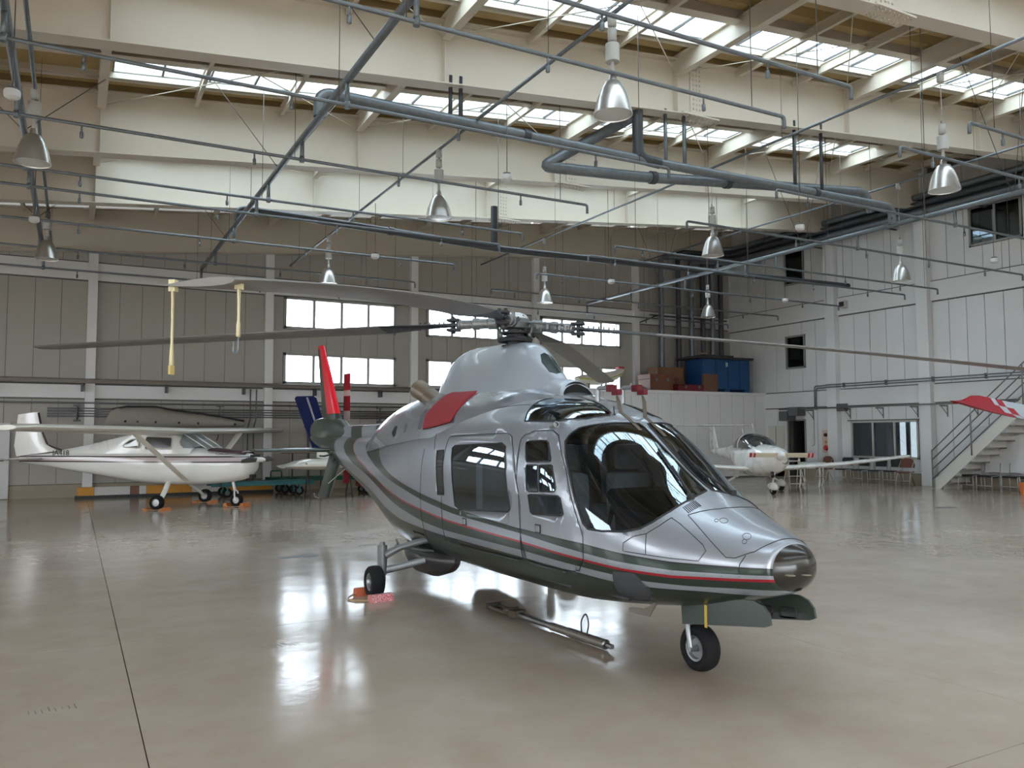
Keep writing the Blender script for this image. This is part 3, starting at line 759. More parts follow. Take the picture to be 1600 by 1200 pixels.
    # mast fairing
    g = cut(fr, [(-2.06,-.06,2.39),(-2.07,-.01,2.41),(-2.02,.05,2.37),(-1.90,.06,2.28),(-1.80,.02,2.20),(-1.80,-.04,2.19),(-1.86,-.08,2.22),(-1.98,-.09,2.32)], (.7,-.1,.7), lambda c: c.x > -2.2)
    obj('fairing_port', g, mat('green_glass_port', (.03,.045,.045), .15), H, smooth=60)
    obj('mast_fairing', fr, mat('fairing_silver', (.38,.42,.47), .34, .35, noise=.06, nscale=2, coat=.5), H, smooth=40)
    # air intake hood
    b = BM(); secs = []
    for x, w, h in ((-1.50, .16, .12), (-1.56, .165, .16), (-1.75, .18, .19), (-1.95, .18, .18), (-2.15, .16, .1)):
        secs.append([(x-.05*abs(sin(pi*j/16)), w*cos(pi*j/16), 1.955+h*sin(pi*j/16)) for j in range(17)])
    loft(b, secs, closed=False, caps=False)
    o = obj('intake_hood', b, [mat('fairing_silver', (1,1,1))], H, smooth=50); md = o.modifiers.new('t', 'SOLIDIFY'); md.thickness = .01
    b = BM(); faces(b, [(-1.545, .158*cos(pi*j/16), 1.955+.15*sin(pi*j/16)) for j in range(17)], [tuple(range(17))]); obj('intake_mouth', b, black, H)
    # seams, rivets
    def snap(P, tree, step=.03, off=.0012, mirror_too=False):
        out = []; P = [Vector(p) for p in P]
        for a, c in zip(P, P[1:]):
            n = max(1, int((c-a).length/step))
            for k in range(n): out.append(a.lerp(c, k/n))
        out.append(P[-1]); R = []
        for p in out:
            h = tree.find_nearest(p)
            if h[0] is not None: R.append((h[0]+h[1]*off, h[1]))
        return R
    b = BM(); rv = BM()
    def line(P, tree=T, r=.0028, riv=False, closed=False, rs=.032, both=True):
        for s in ((1, -1) if both else (1,)):
            Q = [(x, y*s, z) for x, y, z in P]
            if closed: Q = Q+[Q[0]]
            R = snap(Q, tree); sb = BM(); tube(sb, [p for p, n in R], r, 4, caps=False); obj('panel_seam', sb, seam, H)
            if riv: rivets(Q, tree, rs)
    def rivets(Q, tree, rs=.03, off=(0, 0, 0)):
        for p, n in snap([Vector(q)+Vector(off) for q in Q], tree, rs, .0):
            u = n.orthogonal().normalized(); v = n.cross(u); k = .0042
            c = rv.verts.new(p+n*.0022); ring = [rv.verts.new(p+(u*cos(a)+v*sin(a))*k) for a in (0, pi/2, pi, 3*pi/2)]
            for i in range(4): rv.faces.new((c, ring[i], ring[(i+1) % 4]))
    line([(-1.656,-.40,1.90),(-1.959,-.42,1.899),(-2.348,-.48,1.869),(-3.23,-.551,1.813)], T)
    line([(-3.342,-.567,1.776),(-3.25,-.60,1.65),(-3.161,-.658,1.494)], T)
    line([(-3.448,-.665,1.5),(-3.46,-.67,1.0),(-3.45,-.66,.6),(-3.45,-.6,.45)], T)
    line([(.2,-.403,1.091),(.27,-.393,1.06),(.468,-.377,.946),(.499,-.38,.91),(.466,-.414,.846),(.302,-.487,.846),(.121,-.557,.852),(.102,-.534,.985),(.163,-.476,1.038)], T, riv=False, closed=True)
    rivets([(.2,-.39,1.085),(.27,-.38,1.05),(.46,-.37,.946),(.485,-.38,.91),(.455,-.414,.853)], T, .06)
    line([(.121,-.557,.852),(-.057,-.611,.858),(-.054,-.607,.913),(.018,-.575,.961),(.102,-.534,.985)], T)
    line([(.36,0,1.165),(.35,-.12,1.16),(.30,-.26,1.135),(.271,-.323,1.11),(.499,-.342,.971),(.621,-.33,.883),(.67,-.30,.882),(.755,-.219,.925),(.79,-.12,.965),(.80,0,.985)], T)
    line([(.70,-.305,.80),(.705,-.30,.85),(.72,-.26,.90)], T)
    W0 = [(-.841,-.60,1.62),(-.80,-.48,1.72),(-.70,-.37,1.735),(-.58,-.19,1.745),(-.57,-.02,1.745)]
    rivets(W0, T, .025); rivets([(x-.035, y, z+.02) for x, y, z in W0], T, .03); rivets([(x-.07, y, z+.03) for x, y, z in W0], T, .045)
    for s in (1, -1):
        rivets([(-.53, -.012*s, 1.68),(-.3, -.012*s, 1.515),(-.06, -.012*s, 1.36),(.14, -.012*s, 1.25)], T, .03)
        rivets([(-.78,-.645*s,1.45),(-.59,-.68*s,1.18),(-.46,-.69*s,.99),(-.38,-.68*s,.945),(-.25,-.66*s,.945),(-.05,-.61*s,.955),(.06,-.56*s,.985),(.13,-.5*s,1.035),(.19,-.39*s,1.11),(.20,-.24*s,1.18),(.17,-.02,1.225)], T, .028)
        rivets([(-1.62,-.43*s,1.90),(-1.56,-.51*s,1.82),(-1.50,-.56*s,1.75),(-1.08,-.51*s,1.73),(-.84,-.38*s,1.75)], T, .03)
        rivets([(-2.85,-.62*s,1.67),(-2.0,-.6*s,1.69),(-1.6,-.59*s,1.69),(-1.05,-.53*s,1.70)], T, .06)
        rivets([(-.4,-.66*s,.765),(.3,-.49*s,.755),(.7,-.3*s,.775)], T, .1); rivets([(-3.6,-.66*s,1.4),(-4.4,-.6*s,1.4),(-5.2,-.5*s,1.4)], T, .05)
        rivets([(-3.7,-.66*s,1.6),(-3.75,-.66*s,1.1)], T, .05); rivets([(-4.4,-.6*s,1.6),(-4.42,-.6*s,1.15)], T, .05)
    for y in (-.26, -.18):   # oval fasteners on the nose
        pass
    for cx, cy, r in ((.46,-.19,.026),(.43,-.225,.013),(.66,-.19,.026),(.675,-.225,.014)):
        P = [(cx+r*cos(a), cy+r*sin(a), 1.1) for a in [i*pi/6 for i in range(13)]]
        R = []
        for p in P:
            h = T.ray_cast(Vector(p)+Vector((0,0,.5)), Vector((0,0,-1)))
            if h[0]: R.append(h[0]+h[1]*.001)
        if len(R) > 3: sb = BM(); tube(sb, R, .0016, 4, caps=False); obj('fastener_ring', sb, seam, H)
    for i in range(9):       # louvre grille at the windshield foot
        y = -.20-.013*i
        h = T.ray_cast(Vector((.20,y,2)), Vector((0,0,-1))); h2 = T.ray_cast(Vector((.265,y-.004,2)), Vector((0,0,-1)))
        if h[0] and h2[0]: tube(b, [h[0]+Vector((0,0,.001)), h2[0]+Vector((0,0,.001))], .0035, 4)
    o = obj('louvre_grille', b, seam, H)
    o = obj('rivets', rv, mat('rivet_metal', (.16,.17,.18), .45, .5), H); o['kind'] = 'stuff'
    # spine, fin, tail
    b = BM(); secs = []
    for i in range(30):
        x = -6.0-2.75*i/29; k = min(1, i/3); w = .062*(.6+.4*k)
        secs.append([(x, y, z) for y, z in ((-w*1.25,1.55),(-w*1.1,1.66),(-w,1.755),(-w*.7,1.785),(0,1.79),(w*.7,1.785),(w,1.755),(w*1.1,1.66),(w*1.25,1.55))])
    loft(b, secs, closed=True); o = obj('boom_spine', b, paint, H); livery(o.data); sharp(o.data, 50)
    b = BM(); loft(b, [super_sec(x, w, zt, zb, zm, 2.1, 2.1, 24) for x, w, zt, zb, zm in ((-8.15,.06,1.76,1.6,1.68),(-8.5,.10,1.90,1.5,1.7),(-9.0,.135,1.95,1.45,1.72),(-9.6,.14,1.95,1.48,1.72),(-10.0,.11,1.93,1.52,1.74),(-10.3,.07,1.86,1.58,1.73),(-10.45,.02,1.76,1.66,1.72))])
    obj('gearbox_fairing', b, green, H, smooth=50)
    def airfoil(n=10, t=.12):
        u = []
        for i in range(n+1):
            s = (1-cos(pi*i/n))/2; u.append((s, 5*t*(.2969*sqrt(s)-.126*s-.3516*s*s+.2843*s**3-.1015*s**4)))
        return u+[(s, -h) for s, h in u[::-1][1:-1]]
    def wing(bm_, st, mi=lambda s: 0, M=None, t=.12, flat=0):
        """st: list of (LE point, TE point, thickness axis)"""
        A = airfoil(10, t); secs = []
        for le, te, ax in st:
            le, te, ax = Vector(le), Vector(te), Vector(ax); c = (te-le).length
            secs.append([tuple((M @ (le+(te-le)*s+ax*h*c)) if M else (le+(te-le)*s+ax*h*c)) for s, h in A])
        loft(bm_, secs)
    build_helicopter.wing = wing
    b = BM(); st = [((-8.62,0,1.86),(-9.75,0,1.86),(0,1,0)), ((-8.72,0,2.0),(-9.75,0,2.0),(0,1,0)), ((-9.15,0,2.55),(-9.92,0,2.55),(0,1,0)), ((-9.66,0,3.19),(-10.1,0,3.19),(0,1,0)), ((-9.72,0,3.235),(-10.08,0,3.24),(0,1,0))]
    wing(b, st, t=.14)
    for f in b.faces:
        c = f.calc_center_median(); le = -8.62-(c.z-1.86)*.805; te = -9.75-(c.z-1.86)*.26
        f.material_index = 1 if (c.z > 1.99 and (c.x > te+(le-te)*.60 or c.z > 3.2)) else 0
    obj('tail_fin', b, [green, mat('signal_red', (.72,.004,.02), .35, coat=.3)], H, smooth=40)
    b = BM(); wing(b, [((-8.5,0,1.36),(-9.22,0,1.36),(0,1,0)), ((-9.31,0,.57),(-9.97,0,.56),(0,1,0))], t=.16); obj('ventral_fin', b, green, H, smooth=40)
    for s in (1, -1):
        b = BM(); wing(b, [((-8.5,-s*.10,1.40),(-9.25,-s*.10,1.39),(0,0,1)), ((-8.62,-s*1.36,1.405),(-9.2,-s*1.36,1.40),(0,0,1)), ((-8.7,-s*1.385,1.405),(-9.15,-s*1.385,1.40),(0,0,.3))], t=.10)
        obj('stabilizer', b, green, H, smooth=40)
    b = BM(); tube(b, [(-9.7,0,.57),(-9.95,0,.52),(-10.12,-.02,.54)], .008, 6); tube(b, [(-10.12,-.02,.54),(-10.14,-.03,.60)], .012, 6); obj('tail_skid', b, steel, H)
    b = BM(); tube(b, [(-8.45,-.20,1.33),(-8.6,-.28,1.30),(-8.85,-.28,1.30)], .015, 6); tube(b, [(-8.45,-.16,1.25),(-8.2,-.26,1.22),(-8.05,-.22,1.22)], .018, 6); obj('antenna_bracket', b, dark, H)
    b = BM(); tube(b, [(-7.9,-.10,1.15),(-8.55,-.22,.86)], .006, 5); obj('whip_antenna', b, mat('antenna_white', (.6,.6,.56), .5), H)
    # tail rotor on the port side
    ty, tx, tz = .30, -9.32, 1.76
    b = BM(); lathe(b, [(.0,0),(.05,0),(.05,.2),(.07,.2),(.07,.26),(0,.28)], 14, Matrix.Translation((tx,.08,tz)) @ Matrix.Rotation(-pi/2, 4, 'X')); o = obj('tail_rotor_hub', b, gun, H, smooth=40)
    for s in (1, -1):
        b = BM(); rr = [.12,.3,.55,.56,.66,.67,.94,.95]
        secs = []
        for r in rr: secs.append([(tx+(u-.4)*.21, ty+h*1.2+(u-.4)*.05, tz+s*r) for u, h in [(q, hh*.21) for q, hh in airfoil(8, .12)]])
        R = loft(b, secs)
        for f in b.faces:
            z = abs(f.calc_center_median().z-tz); f.material_index = 0 if z < .3 or .555 < z < .665 else 1
        obj('tail_rotor_blade', b, [mat('blade_white', (.62,.62,.60), .4), mat('blade_red', (.33,.02,.03), .4)], H, smooth=40)
    # main rotor
    hx, hz = -2.66, 2.75
    b = BM(); M = Matrix.Translation((hx, 0, 0))
    lathe(b, [(.075,2.48),(.075,2.70),(.10,2.71),(.10,2.80)], 20, M, 0)
    lathe(b, [(0,2.56),(.17,2.565),(.18,2.59),(.16,2.61),(.09,2.615),(.09,2.64),(.15,2.645),(.15,2.665),(0,2.67)], 24, M, 0)
    obj('swashplate', b, dark, H, smooth=40)
    b = BM(); lathe(b, [(.13,2.785),(.135,2.80),(.115,2.835),(.06,2.86),(0,2.865)], 24, M, 0); obj('hub_cap', b, mat('cap_white', (.62,.64,.66), .3, .3), H, smooth=40)
    b = BM()
    lathe(b, [(.07,2.69),(.15,2.70),(.17,2.75),(.15,2.79),(.05,2.80)], 12, M, 0)
    random.seed(4)
    for k in range(26):
        a = random.uniform(0, 2*pi); r = random.uniform(.08, .2); z = random.uniform(2.60, 2.79); tube(b, [(hx+r*cos(a), r*sin(a), z), (hx+r*cos(a+.15), r*sin(a+.15), z+random.uniform(.02,.05))], random.uniform(.008,.02), 6)
    obj('rotor_hub', b, gun, H, smooth=40)
    rot = mat('blade_grey', (.17,.16,.15), .5, noise=.08, nscale=5); rdark = mat('blade_root_black', (.016,.016,.018), .5)
    for az, z0, a1, a2 in ((230.5, 2.765, -.015, -.0013), (136, 2.79, -.035, -.003), (-39.3, 2.765, -.06, -.0094), (49, 2.74, -.095, -.005)):
        MR = Matrix.Translation((hx, 0, 0)) @ Matrix.Rotation(radians(az), 4, 'Z')
        Z = lambda r: z0+a1*r+a2*r*r
        g = BM()
        tube(g, [MR @ Vector((r, 0, Z(r))) for r in (.10, .17, .18, .27, .28, .36, .37, .43, .44, .56, .57, .60)], [.045, .045, .062, .062, .052, .052, .06, .06, .046, .05, .06, .05], 14)
        tube(g, [MR @ Vector((.12, -.05, Z(.12)+.03)), MR @ Vector((.5, -.055, Z(.5)+.03))], .013, 6)
        tube(g, [MR @ Vector((.2, .02, Z(.2)+.05)), MR @ Vector((.2, .02, Z(.2)+.085))], .018, 6)
        for r in (.24, .34, .46, .52): box(g, r-.012, -.065, Z(r)-.03, r+.012, -.045, Z(r)+.02, M=MR)
        o = obj('blade_grip', g, mat('grip_metal', (.22,.225,.23), .42, .6, noise=.5, nscale=25), H, smooth=40)
        g = BM()
        for dz in (-.05, 0, .05): box(g, .57, -.055, Z(.6)+dz-.014, .70, .055, Z(.6)+dz+.012, M=MR, bev=.004)
        tube(g, [MR @ Vector((.64, .03, Z(.64)-.085)), MR @ Vector((.64, .03, Z(.64)+.085))], .016, 8); tube(g, [MR @ Vector((.64, -.03, Z(.64)-.085)), MR @ Vector((.64, -.03, Z(.64)+.085))], .016, 8)
        for k in range(6): r = .74+k*.05; tube(g, [MR @ Vector((r, .0, Z(r)-.045)), MR @ Vector((r, .0, Z(r)+.04))], [.003, .008], 6)
        obj('clevis', g, rdark, o)
        g = BM(); tube(g, [MR @ Vector((.17, -.11, 2.60)), MR @ Vector((.20, -.11, Z(.2)-.01))], .011, 6); tube(g, [MR @ Vector((.17,-.11,2.60)), MR @ Vector((.17,-.11,2.64))], .019, 6); tube(g, [MR @ Vector((.20, -.11, Z(.2)-.01)), MR @ Vector((.22, -.03, Z(.2)-.01))], .02, 6)
        obj('pitch_link', g, gun, o)
        g = BM(); secs = []; A = airfoil(8, .11)
        for i in range(40):
            r = .66+(5.5-.66)*i/39
            k = min(1, max(0, (r-.7)/.75)); ch = .09+.235*k; th = .042*(1-k)+.030*k; pt = radians(9-7*r/5.5)
            if r > 5.35: ch *= 1-(r-5.35)*1.2
            s = []
            for u, h in A:
                yy = (.3-u)*ch; zz = h/.055*th*.5; s.append(tuple(MR @ Vector((r, yy*cos(pt)-zz*sin(pt), Z(r)+yy*sin(pt)+zz*cos(pt)))))
            secs.append(s)
        loft(g, secs)
        for f in g.faces:
            c = MR.inverted() @ f.calc_center_median()
            if c.x < 1.35: f.material_index = 1
        obj('rotor_blade', g, [rot, rdark], H, smooth=50)
    # exhaust pipes
    for s in (1, -1):
        b = BM(); Mx, L = sweep_T((-3.86,-.30*s,1.98), (-4.24,-.40*s,2.17)); lathe(b, [(.10,0),(.105,L*.45),(.098,L*.5),(.108,L*.55),(.112,L),(.102,L),(.09,L*.3)], 24, Mx)
        obj('exhaust_pipe', b, mat('exhaust_bronze', (.15,.115,.08), .4, .3, noise=.3, nscale=9), H, smooth=40)
    # landing gear
    def wheel(x, y, r, w, parent, nm='wheel'):
        b = BM(); M = Matrix.Translation((x, y, r)) @ Matrix.Rotation(pi/2, 4, 'X')
        lathe(b, [(r*.56,-w*.42),(r*.62,-w*.5),(r*.85,-w*.5),(r*.96,-w*.36),(r,-w*.14),(r,w*.14),(r*.96,w*.36),(r*.85,w*.5),(r*.62,w*.5),(r*.56,w*.42)], 36, M)
        for k in (-.2, 0, .2): pass
        o = obj(nm, b, rubber, parent, smooth=50); b = BM()
        lathe(b, [(0,-w*.30),(r*.14,-w*.34),(r*.16,-w*.22),(r*.42,-w*.22),(r*.47,-w*.40),(r*.55,-w*.42),(r*.57,-w*.36),(r*.57,w*.36),(r*.55,w*.42),(r*.47,w*.40),(r*.42,w*.22),(r*.16,w*.22),(r*.14,w*.34),(0,w*.30)], 28, M)
        obj('wheel_rim', b, steel, o, smooth=40); return o
    wheel(0, 0, .158, .13, H, 'nose_wheel')
    b = BM(); 
    for s in (1, -1): tube(b, bend([(0,-.085*s,.158),(-.03,-.085*s,.30),(-.06,-.04*s,.40),(-.06,0,.44)], .05), .018, 8)
    tube(b, [(0,-.10,.158),(0,.10,.158)], .02, 10); tube(b, [(-.06,0,.38),(-.06,0,.56)], .035, 12); obj('nose_strut', b, steel, H, smooth=40)
    for s in (1, -1):
        b = BM(); P = [(-.02,.50),(.0,.355),(.30,.355),(.66,.42),(.70,.47),(.66,.53),(.56,.565),(.40,.56)] if 0 else [(.04,.487),(.05,.351),(.80,.395),(.845,.41),(.835,.47),(.79,.52),(.72,.545),(.62,.55)]
        if s == -1: P = [(x-.0, z+.09*(x-.04)/.8) for x, z in P]
        P2 = [(x, z+(.09*(x-.04)/.8 if s == 1 else 0)) for x, z in P]
        y = -.19*s; prism(b, P2, 'y', y-.008, y+.008); o = obj('gear_door', b, mat('door_green', (.030,.043,.036), .45, coat=.2), H)
        b = BM()
        for x0 in (.16, .36, .56):
            zz = .40+.09*(x0-.04)/.8
            rp = [(x0, zz), (x0+.14, zz+.015), (x0+.14, zz+.075), (x0, zz+.065)]; tube(b, bend([(q[0], y-(-.010 if s == 1 else .010), q[1]) for q in rp+[rp[0], rp[1]]], .03, 3), .006, 5, caps=False)
        obj('lightening_frame', b, dark, o)
        if s == 1:
            b = BM(); box(b, .275, y-.012, .375, .297, y-.007, .52); obj('yellow_stripe', b, mat('strip_yellow', (.5,.33,.05), .6), o)
    for s in (1, -1):
        wheel(-3.54, -1.15*s, .16, .135, H, 'main_wheel')
        b = BM(); X = -3.68
        tube(b, [(X,-1.02*s,.10),(X,-1.02*s,.22)], .038, 10); tube(b, [(X,-1.02*s,.20),(X,-1.02*s,.50)], .05, 14); tube(b, [(X,-1.02*s,.50),(X,-1.02*s,.535)], [.032,.024], 10)
        tube(b, [(X,-1.02*s,.15),(-3.54,-1.13*s,.16)], .03, 10); box(b, X-.05, -1.05*s-.03, .07, X+.04, -1.05*s+.04, .13)
        tube(b, [(X+.02,-.99*s,.40),(X+.08,-.86*s,.475),(X+.12,-.62*s,.53),(X+.14,-.42*s,.545)], [.045,.035,.036,.042], 10)
        tube(b, [(X,-1.0*s,.24),(X+.05,-.85*s,.27),(X+.16,-.45*s,.36)], [.04,.036,.04], 8, sx=.8)
        tube(b, [(X+.05,-.9*s,.49),(X+.1,-.66*s,.44),(X+.14,-.5*s,.42)], .012, 6); tube(b, [(X+.03,-.86*s,.51),(X-.06,-.84*s,.535)], .014, 6)
        obj('main_strut', b, gearm, H, smooth=40)
        b = BM(); loft(b, [super_sec(x, w, .42, zb, .34, 2, 2, 20, yc=-.42*s) for x, w, zb in ((-3.15,.02,.33),(-3.3,.12,.22),(-3.6,.2,.14),(-4.0,.2,.13),(-4.3,.12,.18),(-4.5,.02,.30))]); obj('wheel_fairing', b, mat('dirty_dark', (.03,.028,.03), .35, noise=.4, nscale=10), H, smooth=50)
        b = BM(); P = [Vector((x, -y*s, z)) for x, y, z in ((-3.50,.655,.60),(-3.50,.60,.44),(-3.85,.585,.44),(-3.92,.60,.60))]
        R = [T.find_nearest(p) for p in P]; faces(b, [tuple(h[0]+h[1]*.004) for h in R], [(0,1,2,3)]); obj('gear_well', b, black, H)
    # step, pitot tubes with red covers, wipers, antennas
    b = BM(); prism(b, [(-.06,.49),(-.10,.46),(-.15,.43),(-.32,.412),(-.345,.395),(-.33,.375),(-.11,.385),(-.03,.49)], 'y', -.355, -.345); obj('boarding_step', b, mat('step_tan', (.15,.13,.11), .7), H)
    for (x, y) in ((-1.145, -.05), (-1.045, .13)):
        b = BM(); tube(b, [(x, y, 1.88), (x, y, 2.015)], .022, 10); tube(b, bend([(x, y, 2.0), (x+.01, y, 2.025), (x+.17, y, 2.018)], .02), .018, 10); tube(b, [(x+.12,y,2.02),(x+.12,y,2.06)], [.022,.006], 8)
        o = obj('pitot_tube', b, steel, H, smooth=40)
        b = BM(); box(b, x+.15, y-.025, 1.985, x+.235, y+.025, 2.04, bev=.006); box(b, x+.22, y-.022, 1.955, x+.31, y+.022, 2.0, bev=.006)
        o2 = obj('pitot_cover', b, mat('cover_crimson', (.12,.006,.014), .8), o); o2['label'] = 'red pitot cover'
        Q = snap([(x+.36, y-.03, 1.82), (x+.50, y-.04, 1.73), (x+.62, y-.04, 1.66)], T, .03, .004)
        b = BM(); pts = [(Vector((x+.27, y, 1.95)), Vector((0,0,1))), (Vector((x+.29, y, 1.90)), Vector((.3,0,1)))]+Q
        L = [b.verts.new(p+Vector((0, .017*(.5 if i < 1 else 1), 0))) for i, (p, n) in enumerate(pts)]; R = [b.verts.new(p-Vector((0, .017*(.5 if i < 1 else 1), 0))) for i, (p, n) in enumerate(pts)]
        for i in range(len(pts)-1): b.faces.new((L[i], R[i], R[i+1], L[i+1]))
        o3 = obj('cover_strap', b, mat('strap_brown', (.10,.08,.062), .8), o); md = o3.modifiers.new('t', 'SOLIDIFY'); md.thickness = .004
    for s, P in ((1, [(.155,-.20,1.215),(.02,-.16,1.33),(-.12,-.12,1.42)]), (-1, [(.155,.17,1.22),(.0,.12,1.34),(-.14,.09,1.44)])):
        R = [p+n*.02 for p, n in snap(P, T, .05)]; b = BM(); tube(b, R, .008, 6)
        e = R[-1]; Q = snap([(-.02,-.125*s-.02,1.35),(-.12,-.12*s-.01,1.42),(-.30,-.10*s,1.53)] if s == 1 else [(0,.08,1.36),(-.14,.09,1.44),(-.30,.10,1.53)], T, .04)
        tube(b, [p+n*.012 for p, n in Q], .011, 6, sx=.6); tube(b, [R[0], R[0]-Vector((0,0,.03))], .02, 8)
        h = R[0]; box(b, h.x-.02, h.y-.02, h.z-.03, h.x+.02, h.y+.02, h.z+.01, bev=.005)
        obj('wiper', b, dark, H, smooth=40)
    b = BM(); R = snap([(-.983,-.53,1.70)], T); R = [Vector((-.98,-.55,1.70))]; lathe(b, [(0,0),(.022,.0),(.026,.05),(.026,.08),(.02,.08),(.018,.06),(0,.06)], 14, Matrix.Translation((-1.03,-.575,1.705)) @ Matrix.Rotation(radians(80), 4, 'Y')); obj('door_light', b, steel, H, smooth=40)
    b = BM(); tube(b, [(-.76,-.16,1.79),(-.77,-.16,1.86)], .005, 5); tube(b, [(-.76,-.16,1.785),(-.76,-.16,1.80)], .012, 6); obj('roof_antenna', b, dark, H)
    # interior
    seat = mat('seat_grey', (.32,.31,.30), .8, bump=.2, bscale=12)
    for y in (-.33, .33):
        b = BM(); box(b, -1.28, y-.22, .62, -.78, y+.22, .78, bev=.04); box(b, -1.30, y-.21, .74, -1.16, y+.21, 1.32, bev=.045); box(b, -1.29, y-.13, 1.34, -1.19, y+.13, 1.56, bev=.04); box(b, -1.2, y-.15, .45, -.85, y+.15, .64)
        obj('pilot_seat', b, seat, H, smooth=50)
        b = BM(); tube(b, bend([(-.62,y,.5),(-.62,y,.95),(-.56,y,1.08)], .05), .014, 8); tube(b, [(-.57,y,1.05),(-.53,y,1.16)], .022, 8); obj('control_stick', b, dark, H)
    b = BM(); box(b, -2.35, -.55, .58, -1.9, .55, .78, bev=.04); box(b, -2.45, -.55, .74, -2.3, .55, 1.4, bev=.04); obj('rear_bench', b, seat, H, smooth=50)
    pm = mat('panel_charcoal', (.022,.024,.028), .55)
    b = BM(); prism(b, [(-.42,.5),(-.50,1.10),(-.48,1.20),(-.36,1.22),(-.05,1.08),(.15,1.02),(.12,.6)], 'y', -.36, .36); obj('instrument_panel', b, pm, H)
    b = BM(); prism(b, [(-.50,1.13),(-.55,1.20),(-.48,1.245),(-.30,1.225),(.05,1.10),(.03,1.08)], 'y', -.40, .40); obj('glare_shield', b, mat('glare_black', (.014,.015,.018), .8), H)
    b = BM(); box(b, -1.15, -.12, .48, -.4, .12, .72, bev=.02); box(b, -.75, -.50, .50, -.15, .50, .52); box(b, -3.0, -.58, .50, -.75, .58, .52); obj('cabin_floor', b, pm, H)
    b = BM(); box(b, -3.0, -.55, .5, -2.95, .55, 1.70); obj('bulkhead', b, seat, H)
    return H
HELI = build_helicopter()
# ================================================================== AEROPLANES
wing = build_helicopter.wing
WHITE = mat('aircraft_white', (.72,.71,.68), .28, noise=.03, nscale=3, coat=.4); CREAM = mat('aircraft_cream', (.66,.63,.56), .35, coat=.3)
MAROON = mat('maroon_trim', (.045,.015,.022), .35); TYRE = mat('tyre_rubber', (.012,.012,.013), .75); DK = mat('dark_rubber', (.018,.018,.02), .6)
PANE2 = glass('plane_glass', (.55,.58,.58), .01)
def wheel_at(parent, p, r, w, ang=0.0, rimc=(.5,.5,.5), nm='wheel'):
    M = Matrix.Translation(p) @ Matrix.Rotation(ang, 4, 'Z') @ Matrix.Rotation(pi/2, 4, 'X')
    b = BM(); lathe(b, [(r*.5,-w*.4),(r*.62,-w*.5),(r*.85,-w*.5),(r*.97,-w*.3),(r,0),(r*.97,w*.3),(r*.85,w*.5),(r*.62,w*.5),(r*.5,w*.4)], 24, M); o = obj(nm, b, TYRE, parent, smooth=50)
    b = BM(); lathe(b, [(0,-w*.3),(r*.2,-w*.35),(r*.42,-w*.25),(r*.52,-w*.42),(r*.52,w*.42),(r*.42,w*.25),(r*.2,w*.35),(0,w*.3)], 18, M); obj('wheel_rim', b, mat('rim_%d' % int(rimc[0]*100), rimc, .4, .5), o, smooth=40)
    return o
def text(name, s, size, M, m, parent, extr=.0015):
    cu = bpy.data.curves.new(name, 'FONT'); cu.body = s; cu.size = size; cu.extrude = extr; cu.align_x = 'CENTER'; cu.align_y = 'CENTER'; cu.resolution_u = 3
    t = bpy.data.objects.new(name, cu); COL.objects.link(t); dg = bpy.context.evaluated_depsgraph_get(); me = bpy.data.meshes.new_from_object(t.evaluated_get(dg)); bpy.data.objects.remove(t)
    me.transform(M); me.name = name; return link(name, me, m, parent)
